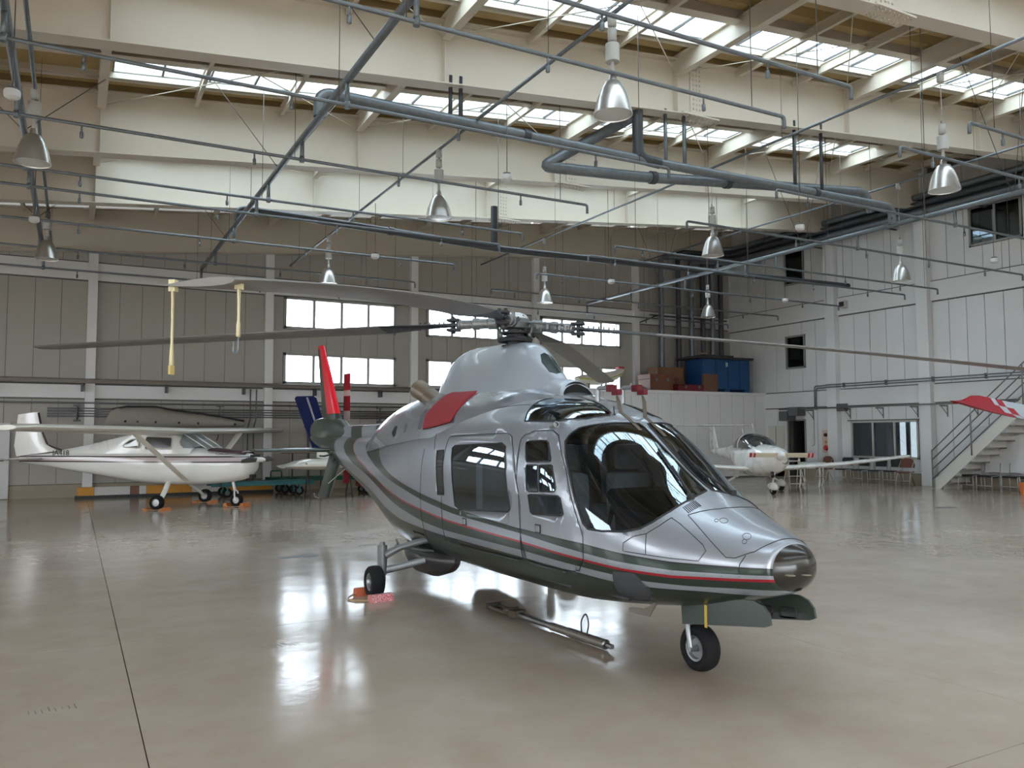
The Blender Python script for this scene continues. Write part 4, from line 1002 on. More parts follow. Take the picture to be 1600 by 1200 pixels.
def build_high_wing():
    th = radians(-37); A = thing('high_wing_aeroplane', 'white high-wing light aeroplane with maroon stripes parked at the back wall', 'aeroplane', (2.3, 20.33, 0), th)
    F = [ # x, half width, zt, zb, zm
     (1.78,.20,1.16,.82,1.0),(1.72,.30,1.21,.72,.98),(1.5,.36,1.25,.62,.95),(1.1,.41,1.29,.55,.92),(.75,.45,1.33,.52,.92),(.5,.47,1.36,.51,.92),(.0,.48,1.36,.50,.92),(-.6,.47,1.36,.52,.92),(-1.2,.40,1.36,.58,.95),
     (-2.0,.28,1.33,.70,1.0),(-3.0,.16,1.26,.84,1.05),(-3.8,.08,1.2,.95,1.08),(-4.25,.03,1.16,1.02,1.09)]
    b = BM(); n = 40; secs = []
    for i in range(n+1):
        x = 1.78+(-4.25-1.78)*i/n; w, zt, zb, zm = lerp_tab(F, x); secs.append(super_sec(x, w, zt, zb, zm, 2.8, 2.8, 32))
    loft(b, secs); paintm = mat('plane_livery', (.72,.71,.68), .28, coat=.4); nt = paintm.node_tree
    tc = nt.nodes.new('ShaderNodeTexCoord'); sp = nt.nodes.new('ShaderNodeSeparateXYZ'); nt.links.new(tc.outputs['Object'], sp.inputs[0])
    cur = None
    def band(z0, z1, col, prev):
        g1 = nt.nodes.new('ShaderNodeMath'); g1.operation = 'SUBTRACT'; g1.inputs[1].default_value = (z0+z1)/2; nt.links.new(sp.outputs[2], g1.inputs[0])
        g2 = nt.nodes.new('ShaderNodeMath'); g2.operation = 'ABSOLUTE'; nt.links.new(g1.outputs[0], g2.inputs[0])
        g3 = nt.nodes.new('ShaderNodeMath'); g3.operation = 'LESS_THAN'; g3.inputs[1].default_value = (z1-z0)/2; nt.links.new(g2.outputs[0], g3.inputs[0])
        x = nt.nodes.new('ShaderNodeMix'); x.data_type = 'RGBA'; nt.links.new(g3.outputs[0], x.inputs[0]); x.inputs[7].default_value = (*col, 1)
        if prev is None: x.inputs[6].default_value = (.72,.71,.68,1)
        else: nt.links.new(prev, x.inputs[6])
        return x.outputs[2]
    c = band(1.045, 1.155, (.50,.42,.42), None); c = band(1.14, 1.17, (.035,.012,.018), c); c = band(1.02, 1.05, (.035,.012,.018), c)
    nt.links.new(c, nt.nodes['Principled BSDF'].inputs['Base Color'])
    obj('fuselage', b, paintm, A, smooth=50)
    # cabin top with windows, sloping fastback
    Cs = [(.42,.30,1.37),(.15,.38,1.62),(-.05,.40,1.70),(-.6,.42,1.73),(-1.0,.40,1.70),(-1.5,.30,1.60),(-2.3,.15,1.44),(-3.1,.05,1.29)]
    b = BM(); secs = []
    for x, w, z in Cs:
        wb = lerp_tab([(t[0], t[1]) for t in F], x)[0]*.97
        secs.append([(x, wb, 1.22),(x, (wb+w)/2+.01, (1.22+z)/2),(x, w, z-.04),(x, w*.8, z),(x, 0, z+.02),(x, -w*.8, z),(x, -w, z-.04),(x, -(wb+w)/2-.01, (1.22+z)/2),(x, -wb, 1.22)])
    loft(b, secs, closed=False, caps=False); cab = obj('cabin', b, WHITE, A, smooth=40)
    smk = mat('smoked_pane', (.05,.052,.052), .08, coat=.5)
    for s in (1, -1):
        for nm, P in (('door_window', [(-.02,1.34),(-.02,1.60),(-.68,1.62),(-.68,1.33)]), ('rear_window', [(-.84,1.36),(-.86,1.56),(-1.05,1.56),(-1.24,1.45),(-1.28,1.38)])):
            b = BM(); P2 = round_poly(P, .05); 
            V = [(x, -s*(.492-(z-1.22)*.13-(0 if x > -1 else .06*(-1-x)/.28)), z) for x, z in P2]; faces(b, V, [tuple(range(len(V)))]); o = obj(nm, b, smk, A); md = o.modifiers.new('t', 'SOLIDIFY'); md.thickness = .012
            b = BM(); tube(b, [Vector(v) for v in V+[V[0], V[1]]], .014, 5, caps=False); obj('window_frame', b, CREAM, o)
    b = BM(); Vw = [(.78,.36,1.345),(.78,-.36,1.345),(.20,-.37,1.69),(.20,.37,1.69)]; faces(b, Vw, [(0,1,2,3)]); faces(b, [(.78,.36,1.345),(.20,.37,1.69),(.10,.44,1.36)], [(0,1,2)]); faces(b, [(.78,-.36,1.345),(.10,-.44,1.36),(.20,-.37,1.69)], [(0,1,2)])
    o = obj('windshield', b, PANE2, A); b = BM()
    for p, q in (((.78,.36,1.345),(.20,.37,1.69)),((.78,-.36,1.345),(.20,-.37,1.69)),((.78,0,1.35),(.20,0,1.70))): tube(b, [p, q], .012, 5)
    obj('windshield_frame', b, WHITE, o)
    b = BM(); secs = [[(x, y, z+.012-abs(y/w)**2.5*.055) for y in [w*(k/6-1) for k in range(13)]] for x, w, z in ((.80,.37,1.335),(1.1,.34,1.305),(1.5,.30,1.265),(1.66,.24,1.24))]; loft(b, secs, closed=False, caps=False); o = obj('cowl_stripe', b, MAROON, A, smooth=60); md = o.modifiers.new('t', 'SOLIDIFY'); md.thickness = .01
    # wing
    b = BM()
    for s in (1, -1): wing(b, [((.35,0,1.74),(-1.0,0,1.70),(0,0,1)), ((.33,s*2.6,1.77),(-.98,s*2.6,1.73),(0,0,1)), ((.22,s*5.0,1.80),(-.80,s*5.0,1.77),(0,0,1)), ((.05,s*5.28,1.79),(-.62,s*5.28,1.78),(0,0,1))], t=.13)
    obj('wing', b, CREAM, A, smooth=40)
    for s in (1, -1):
        b = BM(); wing(b, [((.32,s*2.25,1.69),(.14,s*2.25,1.69),(0,s*.5,.8)), ((.42,s*.45,.62),(.26,s*.45,.62),(0,s*.5,.8))], t=.3); obj('wing_strut', b, CREAM, A, smooth=40)
        b = BM(); P = bend([(-.15,s*.35,.56),(-.02,s*.75,.32),(0,s*.96,.17)], .15); tube(b, P, .03, 8, sx=2.0); obj('gear_leg', b, WHITE, A, smooth=50)
        wheel_at(A, (0, s*1.02, .165), .165, .14)
        b = BM(); wing(b, [((-3.55,0,1.10),(-4.2,0,1.10),(0,0,1)), ((-3.72,s*1.38,1.11),(-4.22,s*1.38,1.11),(0,0,1))], t=.09); obj('tailplane', b, WHITE, A, smooth=40)
    b = BM(); wing(b, [((-3.25,0,1.28),(-4.35,0,1.15),(0,1,0)), ((-3.60,0,1.5),(-4.42,0,1.4),(0,1,0)), ((-3.80,0,2.22),(-4.34,0,2.16),(0,1,0))], t=.10); o = obj('fin', b, WHITE, A, smooth=40)
    b = BM(); tube(b, [(-3.15,0,1.30),(-3.52,0,1.42),(-3.68,0,1.75),(-3.79,0,2.2)], .024, 6); obj('fin_edge', b, MAROON, o)
    R90 = Matrix.Rotation(pi/2, 4, 'X')
    text('registration', 'JA418', .17, Matrix.Translation((-3.0, -.215, 1.235)) @ Matrix.Rotation(radians(6), 4, 'Z') @ R90, DK, A)
    text('badge_text', 'COMMUTER', .055, Matrix.Translation((1.2, -.44, 1.215)) @ R90, DK, A)
    # nose
    wheel_at(A, (1.35, 0, .15), .15, .12, nm='nose_wheel')
    b = BM(); tube(b, [(1.35,-.09,.15),(1.33,-.08,.34),(1.30,0,.40)], .02, 6); tube(b, [(1.35,.09,.15),(1.33,.08,.34),(1.30,0,.40)], .02, 6); tube(b, [(1.30,0,.38),(1.24,0,.62)], .035, 8); obj('nose_strut', b, WHITE, A, smooth=50)
    b = BM(); lathe(b, [(0,.26),(.03,.25),(.055,.18),(.065,.05),(.065,0),(0,0)], 16, Matrix.Translation((1.78,0,1.08)) @ Matrix.Rotation(pi/2, 4, 'Y')); obj('spinner', b, WHITE, A, smooth=50)
    b = BM()
    for s in (1, -1): wing(b, [((1.86,s*.05,1.12),(1.83,s*.05,1.03),(1,0,0)), ((1.88,s*.45,1.16),(1.84,s*.45,1.02),(1,0,.4)), ((1.87,s*.82,1.10),(1.85,s*.82,1.03),(1,0,.2))], t=.2)
    o = obj('propeller', b, mat('prop_grey', (.13,.125,.12), .45, .3), A, smooth=40)
    b = BM(); box(b, 1.765, -.22, 1.14, 1.80, .22, 1.20, bev=.01); box(b, 1.70,-.10,.66,1.77,.10,.74); obj('cowl_inlet', b, DK, A)
    b = BM(); tube(b, [(1.0,-.1,.56),(.98,-.12,.46)], .03, 8); obj('exhaust_stub', b, DK, A)
    # chocks under the wheels
    for nm, dx, dy, lab in (('wheel_chock', 0, -1.02, 'orange chock with rope around the near main wheel of the high-wing plane'), ('wheel_chock', 0, 1.02, 'orange chock at the far main wheel of the high-wing plane'), ('wheel_chock', 1.35, 0, 'orange block chock at the nose wheel of the high-wing plane')):
        p = A.matrix_world if False else None
        x = 2.3+dx*cos(th)-dy*sin(th); y = 20.33+dx*sin(th)+dy*cos(th)
        t = thing(nm, lab, 'chock', (x, y, 0), th, 'orange chocks of the high-wing plane')
        for s in (1, -1):
            b = BM(); k = .05 if dx == 0 else .09; prism(b, [(s*.13,0),(s*.26,0),(s*.24,k),(s*.17,k)], 'y', -.16, .16); obj('wedge', b, mat('chock_orange', (.50,.15,.03), .6), t)
        b = BM(); tube(b, bend([(-.24,-.17,.03),(-.1,-.21,.02),(.1,-.21,.02),(.24,-.17,.03)], .05), .008, 5); obj('rope', b, mat('rope_tan', (.35,.25,.15), .8), t)
    return A
build_high_wing()
def build_low_wing():
    th = radians(-115); A = thing('low_wing_aeroplane', 'white low-wing light aeroplane with bubble canopy and red tipped propeller', 'aeroplane', (16.68, 15.9, 0), th)
    F = [(.55,.15,1.17,.95,1.06),(.48,.24,1.22,.80,1.04),(.2,.37,1.29,.62,1.0),(-.3,.45,1.34,.50,.95),(-.9,.49,1.36,.45,.92),(-1.6,.49,1.36,.46,.92),(-2.3,.36,1.38,.56,.98),(-3.0,.20,1.30,.78,1.04),(-4.0,.12,1.20,.92,1.06),(-5.0,.08,1.16,.98,1.07),(-5.4,.04,1.13,1.02,1.08)]
    b = BM(); n = 36
    loft(b, [super_sec(x, *lerp_tab(F, x), 2.3, 2.3, 32) for x in [.55-(5.95)*i/n for i in range(n+1)]]); obj('fuselage', b, WHITE, A, smooth=50)
    b = BM(); Cn = [(-.42,.30,1.36),(-.7,.40,1.52),(-1.1,.44,1.63),(-1.6,.43,1.66),(-2.0,.38,1.60),(-2.45,.26,1.46),(-2.8,.12,1.36)]
    secs = [[(x, w*cos(pi*j/14), 1.24+(z-1.24)*sin(pi*j/14)**.8) for j in range(15)] for x, w, z in [(x, *lerp_tab(Cn, x)) for x in [-.42-2.38*i/20 for i in range(21)]]]
    loft(b, secs, closed=False, caps=False)
    for f in b.faces:
        c = f.calc_center_median(); f.material_index = 1 if c.x < -2.15 or -1.62 < c.x < -1.45 or c.z < 1.27 else 0
    for f in b.faces: f.smooth = True
    o = obj('canopy', b, [mat('canopy_glass_dark', (.05,.05,.05), .07, coat=.6), WHITE], A, smooth=50)
    for y in (-.2, .2):
        b = BM(); box(b, -1.75, y-.14, 1.2, -1.65, y+.14, 1.52, bev=.03); obj('headrest', b, CREAM, A)
    b = BM()
    for s in (1, -1): wing(b, [((-.65,s*.3,.66),(-1.75,s*.3,.64),(0,0,1)), ((-.75,s*2.4,.78),(-1.6,s*2.4,.77),(0,0,1)), ((-.85,s*4.25,.98),(-1.45,s*4.25,.975),(0,0,1)), ((-.95,s*4.42,1.0),(-1.3,s*4.42,1.0),(0,0,1))], t=.14)
    obj('wing', b, WHITE, A, smooth=40)
    b = BM(); wing(b, [((-4.6,0,1.18),(-5.5,0,1.15),(0,1,0)), ((-5.05,0,1.93),(-5.6,0,1.93),(0,1,0))], t=.1); o = obj('fin', b, WHITE, A, smooth=40)
    b = BM(); tube(b, [(-5.05,.05,1.25),(-5.3,.045,1.5),(-5.4,.04,1.72)], .012, 5); obj('fin_line', b, DK, o)
    b = BM()
    for s in (1, -1): wing(b, [((-5.0,0,1.93),(-5.65,0,1.93),(0,0,1)), ((-5.1,s*1.25,1.935),(-5.55,s*1.25,1.935),(0,0,1))], t=.09)
    obj('tailplane', b, WHITE, A, smooth=40)
    b = BM(); lathe(b, [(0,.30),(.04,.28),(.10,.18),(.14,.05),(.15,0),(0,0)], 18, Matrix.Translation((.53,0,1.08)) @ Matrix.Rotation(pi/2, 4, 'Y')); obj('spinner', b, WHITE, A, smooth=50)
    for s in (1, -1):
        b = BM(); secs = [(.1,.0),(.35,.0),(.66,.0),(.68,.0),(.72,.0),(.74,.0),(.78,.0)]
        wing(b, [((.66,s*r,1.08+.06-r*.01*s),(.62,s*r,1.08-.06-r*.01*s),(1,0,0)) for r in (.1,.35,.70,.702,.758,.76,.80,.802,.86)], t=.22)
        for f in b.faces:
            r = abs(f.calc_center_median().y); f.material_index = 1 if .70 < r < .76 or r > .80 else 0
        obj('propeller_blade', b, [mat('prop_cream', (.62,.55,.42), .4), mat('prop_red', (.40,.02,.05), .4)], A, smooth=40)
    b = BM(); lathe(b, [(0,.0),(.10,.01),(.11,.05),(.09,.06),(.08,.02)], 16, Matrix.Translation((.42,.16,.92)) @ Matrix.Rotation(radians(70), 4, 'Y')); obj('landing_light', b, mat('light_lens', (.35,.33,.30), .2), A, smooth=40)
    b = BM(); tube(b, [(.22,-.10,.60),(.32,-.13,.50)], .05, 8); obj('exhaust_stub', b, DK, A)
    def fairing(x, y, r, nm):
        b = BM(); loft(b, [super_sec(x+dx, w, r+h1, r-h2, r, 2.2, 2.2, 20, yc=y) for dx, w, h1, h2 in ((.26,.01,.02,.02),(.22,.07,.09,.06),(.10,.10,.14,.07),(-.05,.10,.14,.07),(-.25,.06,.10,.05),(-.42,.01,.03,.02))]); obj(nm, b, WHITE, A, smooth=50)
    wheel_at(A, (0, 0, .13), .13, .11, nm='nose_wheel'); fairing(0, 0, .19, 'wheel_spat')
    b = BM(); tube(b, [(-.02,0,.30),(.12,0,.62)], .03, 8); obj('nose_strut', b, WHITE, A)
    for s in (1, -1):
        wheel_at(A, (-1.5, s*.82, .14), .14, .12, nm='main_wheel'); fairing(-1.5, s*.82, .20, 'wheel_spat')
        b = BM(); tube(b, [(-1.45,s*.3,.55),(-1.5,s*.8,.25)], .03, 8, sx=2); obj('gear_leg', b, WHITE, A)
    for x, z, h in ((-2.2,1.5,.28),(-1.35,1.62,.32)):
        b = BM(); tube(b, [(x,0,z),(x-.12,0,z+h)], .008, 5); obj('antenna', b, WHITE, A)
    b = BM(); tube(b, bend([(-1.0,-.55,.62),(-1.05,-.6,.42),(-1.2,-.62,.42)], .03), .012, 5); obj('boarding_step', b, WHITE, A)
    return A
build_low_wing()
def build_others():
    # blue tail standing behind the helicopter's tail
    t = thing('blue_tail_aeroplane', 'dark blue tail fin with thin white pinstripes behind the helicopter tail', 'aeroplane', (5.7, 21.3, 0))
    blue = mat('tail_blue', (.004,.009,.06), .6, spec=.2)
    b = BM(); wing(b, [((.12,0,1.28),(-.16,0,1.30),(0,1,0)) if 0 else ((.40,0,1.25),(-.10,0,1.25),(0,1,0)), ((-.02,0,2.62),(-.60,0,2.60),(0,1,0)), ((-.10,0,2.68),(-.56,0,2.66),(0,1,0))], t=.10); f = obj('fin', b, blue, t, smooth=40)
    for dx in (-.33, -.30):
        b = BM(); tube(b, [(dx+.03,-.035,2.64),(dx+.50-.02,-.03,1.35)], .006, 4); obj('pinstripe', b, WHITE, f)
    b = BM(); loft(b, [super_sec(x, w, 1.30, zb, 1.1, 2.3, 2.3, 20) for x, w, zb in ((.0,.03,1.05),(.5,.12,.92),(1.3,.22,.74),(2.3,.38,.55),(3.2,.45,.45),(4.2,.45,.42),(4.9,.35,.5),(5.2,.16,.7))]); obj('fuselage', b, WHITE, t, smooth=50)
    for s in (1, -1):
        b = BM(); wing(b, [((3.9,s*.3,.80),(2.7,s*.3,.78),(0,0,1)), ((3.9,s*2.5,.9),(2.9,s*2.5,.88),(0,0,1))], t=.12); obj('wing', b, WHITE, t, smooth=40)
        wheel_at(t, (3.2, s*1.0, .15), .15, .12); b = BM(); tube(b, [(3.2,s*.4,.6),(3.2,s*.98,.17)], .035, 8); obj('gear_leg', b, WHITE, t)
    wheel_at(t, (4.6, 0, .15), .15, .12, nm='nose_wheel'); b = BM(); tube(b, [(4.6,0,.17),(4.6,0,.55)], .035, 8); obj('nose_strut', b, WHITE, t)
    # white rounded wing standing low on a cradle
    t = thing('detached_wing', 'cream rounded wing panel lying on stands left of the helicopter tail', 'wing', (5.6, 20.9, 0))
    b = BM(); P = [(-.88,.80),(-.72,.90),(-.5,.98),(-.2,1.03),(.3,1.02),(1.0,.95),(1.6,.86),(1.6,.80),(.6,.78),(0,.74),(-.4,.76)]
    loft(b, [[(x, -.05+dy, .86+(z-.86)*k) for x, z in P] for dy, k in ((-.30,.15),(-.22,.7),(-.05,1.0),(.4,.95),(.8,.3))]); obj('wing_skin', b, CREAM, t, smooth=50)
    b = BM(); lathe(b, [(0,.03),(.03,.02),(.035,0)], 10, Matrix.Translation((-.35,-.31,.90)) @ Matrix.Rotation(pi/2, 4, 'X')); obj('drain_cap', b, mat('cap_brown', (.25,.15,.08), .5), t)
    for x in (-.2, .9):
        b = BM(); 
        for s in (-.2, .4): tube(b, [(x, s, 0), (x, .1, .76)], .02, 6)
        tube(b, [(x,-.2,.1),(x,.4,.1)], .015, 6); obj('trestle', b, M_dpipe, t)
    # brown wing above it
    t = thing('brown_wing_panel', 'thin brown wing panel on a stand behind the helicopter tail plane', 'wing', (5.4, 22.4, 0))
    b = BM(); loft(b, [[(x, y, z) for x, z in ((-.35*k,1.14),(-.2*k,1.20),(.6*k,1.24),(1.1*k,1.20),(1.1*k,1.14))] for y, k in ((0,1),(.6,.9))]); obj('wing_skin', b, mat('dope_brown', (.14,.09,.05), .5), t)
    b = BM(); tube(b, [(0,.3,0),(0,.3,1.15)], .02, 6); tube(b, [(.8,.3,0),(.8,.3,1.15)], .02, 6); obj('stand_post', b, M_dpipe, t)
    # aircraft wing entering at the right edge
    O = Vector((8.0, 4.75, 0))
    t = thing('striped_wing', 'grey wing tip with red end and red band entering at the right edge', 'wing', (8.0, 4.75, 0), radians(-29))
    # local x to the right in view, y away
    P = [(-.33,1.985),(-.22,2.015),(-.05,2.03),(.12,2.00),(.45,1.93),(2.6,1.62)]
    b = BM(); secs = []
    for x, zt in ((-.335,1.965),(-.30,1.985),(-.20,2.01),(-.05,2.015),(.06,1.99),(.10,1.98),(.105,1.98),(.17,1.965),(.175,1.965),(.24,1.95),(.245,1.95),(.6,1.88),(3.0,1.42)):
        k = min(1, (x+.34)/.25+.05); secs.append([(x+.18*(v-.5), (v-.5)*.55*k, zt-(.11 if x > -.25 else .035)*(1-(2*v-1)**2)*.2-.19*k*(1-v)+ (.012 if up else -.02)*1) for v, up in ((0,1),(.3,1),(.7,1),(1,1),(.7,0),(.3,0))])
    R = loft(b, secs)
    for f in b.faces:
        x = f.calc_center_median().x; f.material_index = 0 if x < .10 or .172 < x < .243 else 1
    obj('wing_skin', b, [mat('wing_red', (.26,.006,.016), .6, spec=.2), mat('wing_grey', (.30,.335,.36), .5)], t, smooth=50)
    b = BM(); tube(b, [(2.6,0,0),(2.6,0,1.45)], .03, 8); tube(b, [(2.3,0,0),(2.9,0,0)], .03, 8); tube(b, [(2.6,-.3,0),(2.6,.3,0)], .03, 8); obj('wing_stand', b, M_dpipe, t)
    # blade tie-down straps hanging from the near-left rotor blade
    strap = mat('strap_cream', (.58,.52,.33), .8, noise=.15, nscale=30)
build_others()
# ================================================================== PIPES, LAMPS AND DETECTORS
def build_services():
    # light conduits with pendant lamps
    bowl = mat('lamp_aluminium', (.62,.60,.57), .32, .8, noise=.1, nscale=6); inner = mat('lamp_inner', (.75,.74,.70), .25, .6); cer = mat('ballast_grey', (.50,.50,.48), .5, noise=.1)
    def lamp():
        t = thing('pendant_lamp', '', 'lamp')
        b = BM(); lathe(b, [(.035,.50),(.045,.48),(.05,.42),(.10,.40),(.155,.30),(.20,.17),(.235,.02),(.24,0),(.232,0),(.19,.17),(.145,.29),(.09,.385),(0,.40)], 28); obj('lamp_bowl', b, bowl, t, smooth=50)
        b = BM(); lathe(b, [(.232,.012),(.12,.006),(0,.004)], 24); obj('lamp_glass', b, inner, t, smooth=60)
        b = BM(); lathe(b, [(0,.66),(.085,.66),(.085,.88),(0,.88)], 18); lathe(b, [(0,.50),(.03,.50),(.025,.60),(.02,.66)], 10); obj('ballast', b, cer, t, smooth=40)
        b = BM()
        for k in range(9): 
            z = .88+k*.028; tube(b, [(.012*(k % 2), .012*((k+1) % 2), z), (.012*(k % 2), .012*((k+1) % 2), z+.034)], .007, 5)
        obj('lamp_chain', b, M_rod, t)
        return t
    first = lamp()
    info = {(-.6,13.1): ('far left, large grey pendant lamp hanging above the left part of the floor', 5.5), (-.6,20.2): ('small dark pendant lamp at the far left against the back wall top', 5.5),
            (5.65,7.8): ('large pendant lamp highest in view, hanging in front of the long girder', 5.5), (5.65,13.1): ('pale pendant lamp hanging above the rotor hub and left of it', 5.5),
            (5.65,20.2): ('small brown looking pendant lamp above the left row of windows', 5.5), (12.1,7.8): ('large silver pendant lamp at the right beside the bundle of pipes', 5.5),
            (12.1,13.1): ('bright pendant lamp hanging over the nose of the helicopter', 5.5), (12.1,20.2): ('small brown pendant lamp right of the rotor hub by the back wall', 5.5),
            (18.4,13.1): ('gold tinted pendant lamp hanging before the right wall', 5.5), (18.4,20.2): ('smallest pendant lamp in front of the vertical pipes in the corner', 5.5)}
    tops = {-.6: 6.55, 5.65: 6.73, 12.1: 7.4, 18.4: 8.0}
    used = False
    for (x, y), (lab, z) in info.items():
        o = first if not used else dup(first, (x, y, z)); used = True
        o.location = (x, y, z); o['label'] = lab; o['group'] = 'pendant lamps in rows under the roof'
        b = BM(); tube(b, [(0, 0, 1.12), (0, 0, tops[x]-z)], .006, 4); lathe(b, [(0,tops[x]-z-.12),(.055,tops[x]-z-.12),(.055,tops[x]-z+.02),(0,tops[x]-z+.02)], 12); obj('ceiling_rose', b, cer, o)
    for x, y0, y1, z, lab in ((-.6, 5, 24.4, 6.55, 'thin electrical conduit running front to back at the far left'), (5.65, 5, 24.4, 6.73, 'long thin conduit running front to back above the rotor, lamps on it'), (12.1, 4, 24.4, 7.4, 'thin conduit running front to back over the nose, carrying silver lamps'), (18.4, 4, 24.4, 8.0, 'thin conduit running front to back near the right wall')):
        b = BM(); tube(b, [(x, y0, z+.03), (x, y1, z+.03)], .028, 8); o = obj('conduit', b, M_pipe); tag(o, lab, 'conduit', 'roof conduits')
        for k in range(7):
            y = y0+1.5+k*2.8; b = BM(); tube(b, [(x, y, z+.04), (x, y, ROOFZ(x)+1.2)], .005, 4); obj('hanger_rod', b, M_rod, o)
    det = None
    for x in (-.72, 5.8, 12.2, 18.5):
        for y in (10.8, 17.0):
            if det is None:
                t = thing('smoke_detector', '', 'detector', group='smoke detectors hanging from the roof')
                b = BM(); lathe(b, [(0,-.06),(.05,-.055),(.085,-.03),(.09,.03),(.08,.05),(0,.055)], 18); obj('detector_head', b, mat('detector_white', (.62,.62,.60), .5), t, smooth=40)
                b = BM(); lathe(b, [(0,.05),(.06,.05),(.06,.08),(0,.08)], 12); tube(b, [(0,0,.08),(0,0,1.2)], .007, 5); obj('drop_rod', b, M_rod, t); det = t; o = t
            else: o = dup(det, (x, y, 5.6))
            o.location = (x, y, 5.6)
            o['label'] = 'small white hanging drum detector, %s, %s' % ({-.72: 'leftmost row', 5.8: 'row left of the hub', 12.2: 'row right of the hub', 18.5: 'row by the right wall'}[x], 'nearer one' if y < 12 else 'farther one')
    # sprinkler branches (along X) and mains (along Y)
    zb = 6.0
    head = BM(); tube(head, [(0,0,0),(0,0,-.11)], .014, 6); lathe(head, [(0,-.11),(.026,-.11),(.026,-.19),(.012,-.20),(0,-.205)], 8); hm = bpy.data.meshes.new('sprinkler_head'); head.to_mesh(hm); head.free(); hm.materials.append(M_pipe)
    def branch(y, xa, xb, lab, r=.026, drop_a=True, drop_b=True, m=None):
        P = [(xa, y, zb), (xb, y, zb)]
        if drop_b: P = P[:-1]+[(xb, y, zb), (xb, y, zb-.16)]
        if drop_a: P = [(xa, y, zb-.16)]+P
        b = BM(); tube(b, bend(P, .05, 3), r, 8); o = obj('sprinkler_pipe', b, m or M_pipe); tag(o, lab, 'pipe', 'sprinkler branch pipes')
        x = math.ceil(xa/2.35)*2.35
        while x < xb-.4:
            if x > xa+.3:
                h = bpy.data.objects.new('sprinkler_head', hm); COL.objects.link(h); h.parent = o; h.location = (x, y, zb)
            x += 2.35
        for k in range(4):
            x = xa+.6+k*(xb-xa-1.2)/3; b = BM(); tube(b, [(x, y, zb), (x, y, ROOFZ(x)+1.15)], .006, 4); obj('hanger_rod', b, M_rod, o)
    rows = [6.66, 7.75, 10.2, 12.6, 15.1, 16.2, 18.7, 21.4, 24.0]
    ordn = ['nearest', 'second nearest', 'third', 'fourth', 'fifth', 'sixth', 'seventh', 'eighth', 'farthest']
    for i, y in enumerate(rows):
        branch(y, -7.5, 8.5, '%s thin sprinkler pipe of the left set, crossing above the rotor' % ordn[i], drop_a=False)
        branch(y, 10.95, 22.9, '%s thin sprinkler pipe of the right set, ending at the right wall' % ordn[i])
    zm = 6.34
    for x, lab, ya, yb in ((3.08, 'grey main pipe feeding the left sprinkler branches', 2.0, 23.9), (-.78, 'grey main pipe at the far left running front to back', 2.0, 24.0), (16.15, 'grey main pipe feeding the right sprinkler branches', 3.0, 24.0)):
        b = BM(); tube(b, [(x, ya, zm), (x, yb, zm)], .052, 10)
        o = obj('main_pipe', b, M_pipe); tag(o, lab, 'pipe', 'main pipes')
        for y in rows:
            b = BM(); tube(b, [(x, y, zm), (x, y, zb)], .034, 8); tube(b, [(x, y, zb-.045), (x, y, zb+.045)], .04, 8); obj('riser_nipple', b, M_pipe, o)
        for y in (4.5, 9.0, 14.2, 19.8):
            for s in (-1, 1):
                b = BM(); tube(b, [(x+.03*s, y, zm), (x+1.1*s, y+.3, ROOFZ(x)+.9)], .007, 4); obj('sway_brace', b, M_rod, o)
    def big(P, r, lab, m=M_pipe, rr=.22, collars=()):
        b = BM(); tube(b, bend(P, rr, 6), r, 16); o = obj('large_pipe', b, m, smooth=60); tag(o, lab, 'pipe', 'large roof pipes')
        for c in collars:
            b = BM(); A, d = Vector(c[0]), Vector(c[1]); tube(b, [A-d*.06, A+d*.06], r*1.22, 16); obj('pipe_collar', b, M_dpipe, o, smooth=60)
        return o
    o = big([(3.08, 11.6, zm), (3.08, 11.6, 6.72), (9.0, 11.6, 6.66), (16.05, 11.6, 6.72), (16.05, 11.6, zm)], .085, 'long thick galvanised pipe crossing from the left main to the right main', collars=[((6.6,11.6,6.685),(1,0,0)),((13.6,11.6,6.70),(1,0,0))])
    for x in (5.2, 5.38, 13.0, 13.8):
        b = BM(); tube(b, [(x, 11.6, 6.7), (x, 11.6, ROOFZ(x)+.3)], .035, 8); obj('drop_pipe', b, M_dpipe, o)
    b = BM(); tube(b, [(8.95, 11.6, 6.7), (8.95, 11.6, ROOFZ(8.95)+.12)], .10, 14); tube(b, bend([(9.45,11.6,6.66),(8.98,11.6,6.68),(8.95,11.6,7.0)], .2), .10, 14); obj('tee_pipe', b, M_dpipe, o, smooth=60)
    for x in (9.6, 10.05):
        b = BM(); tube(b, [(x, 11.6, 6.68), (x, 11.6, ROOFZ(x)+.2)], .035, 8); obj('drop_pipe', b, M_pipe, o)
    big([(9.1, 12.0, 7.60), (7.15, 12.0, 6.36), (9.3, 12.0, 6.5), (15.65, 12.0, 7.12), (15.9, 12.0, 6.7)], .10, 'thick galvanised pipe with a sharp elbow left of the lamp, above the rotor hub', rr=.2, collars=[((9.6,12.0,6.53),(1,0,.1)),((11.5,12.0,6.715),(1,0,.1))])
    big([(3.08, 18.2, zm), (3.08, 18.2, 6.62), (6.0, 18.2, 6.55), (9.6, 18.2, 6.42), (22.8, 18.2, 6.6)], .085, 'thick dark pipe crossing low in front of the back wall', m=M_dpipe, collars=[((6.6,18.2,6.53),(1,0,0))])
    big([(9.4, 18.2, 6.45), (9.4, 18.2, ROOFZ(9.4)+.0)], .09, 'short dark vertical pipe rising to the roof near the back', m=M_dpipe)
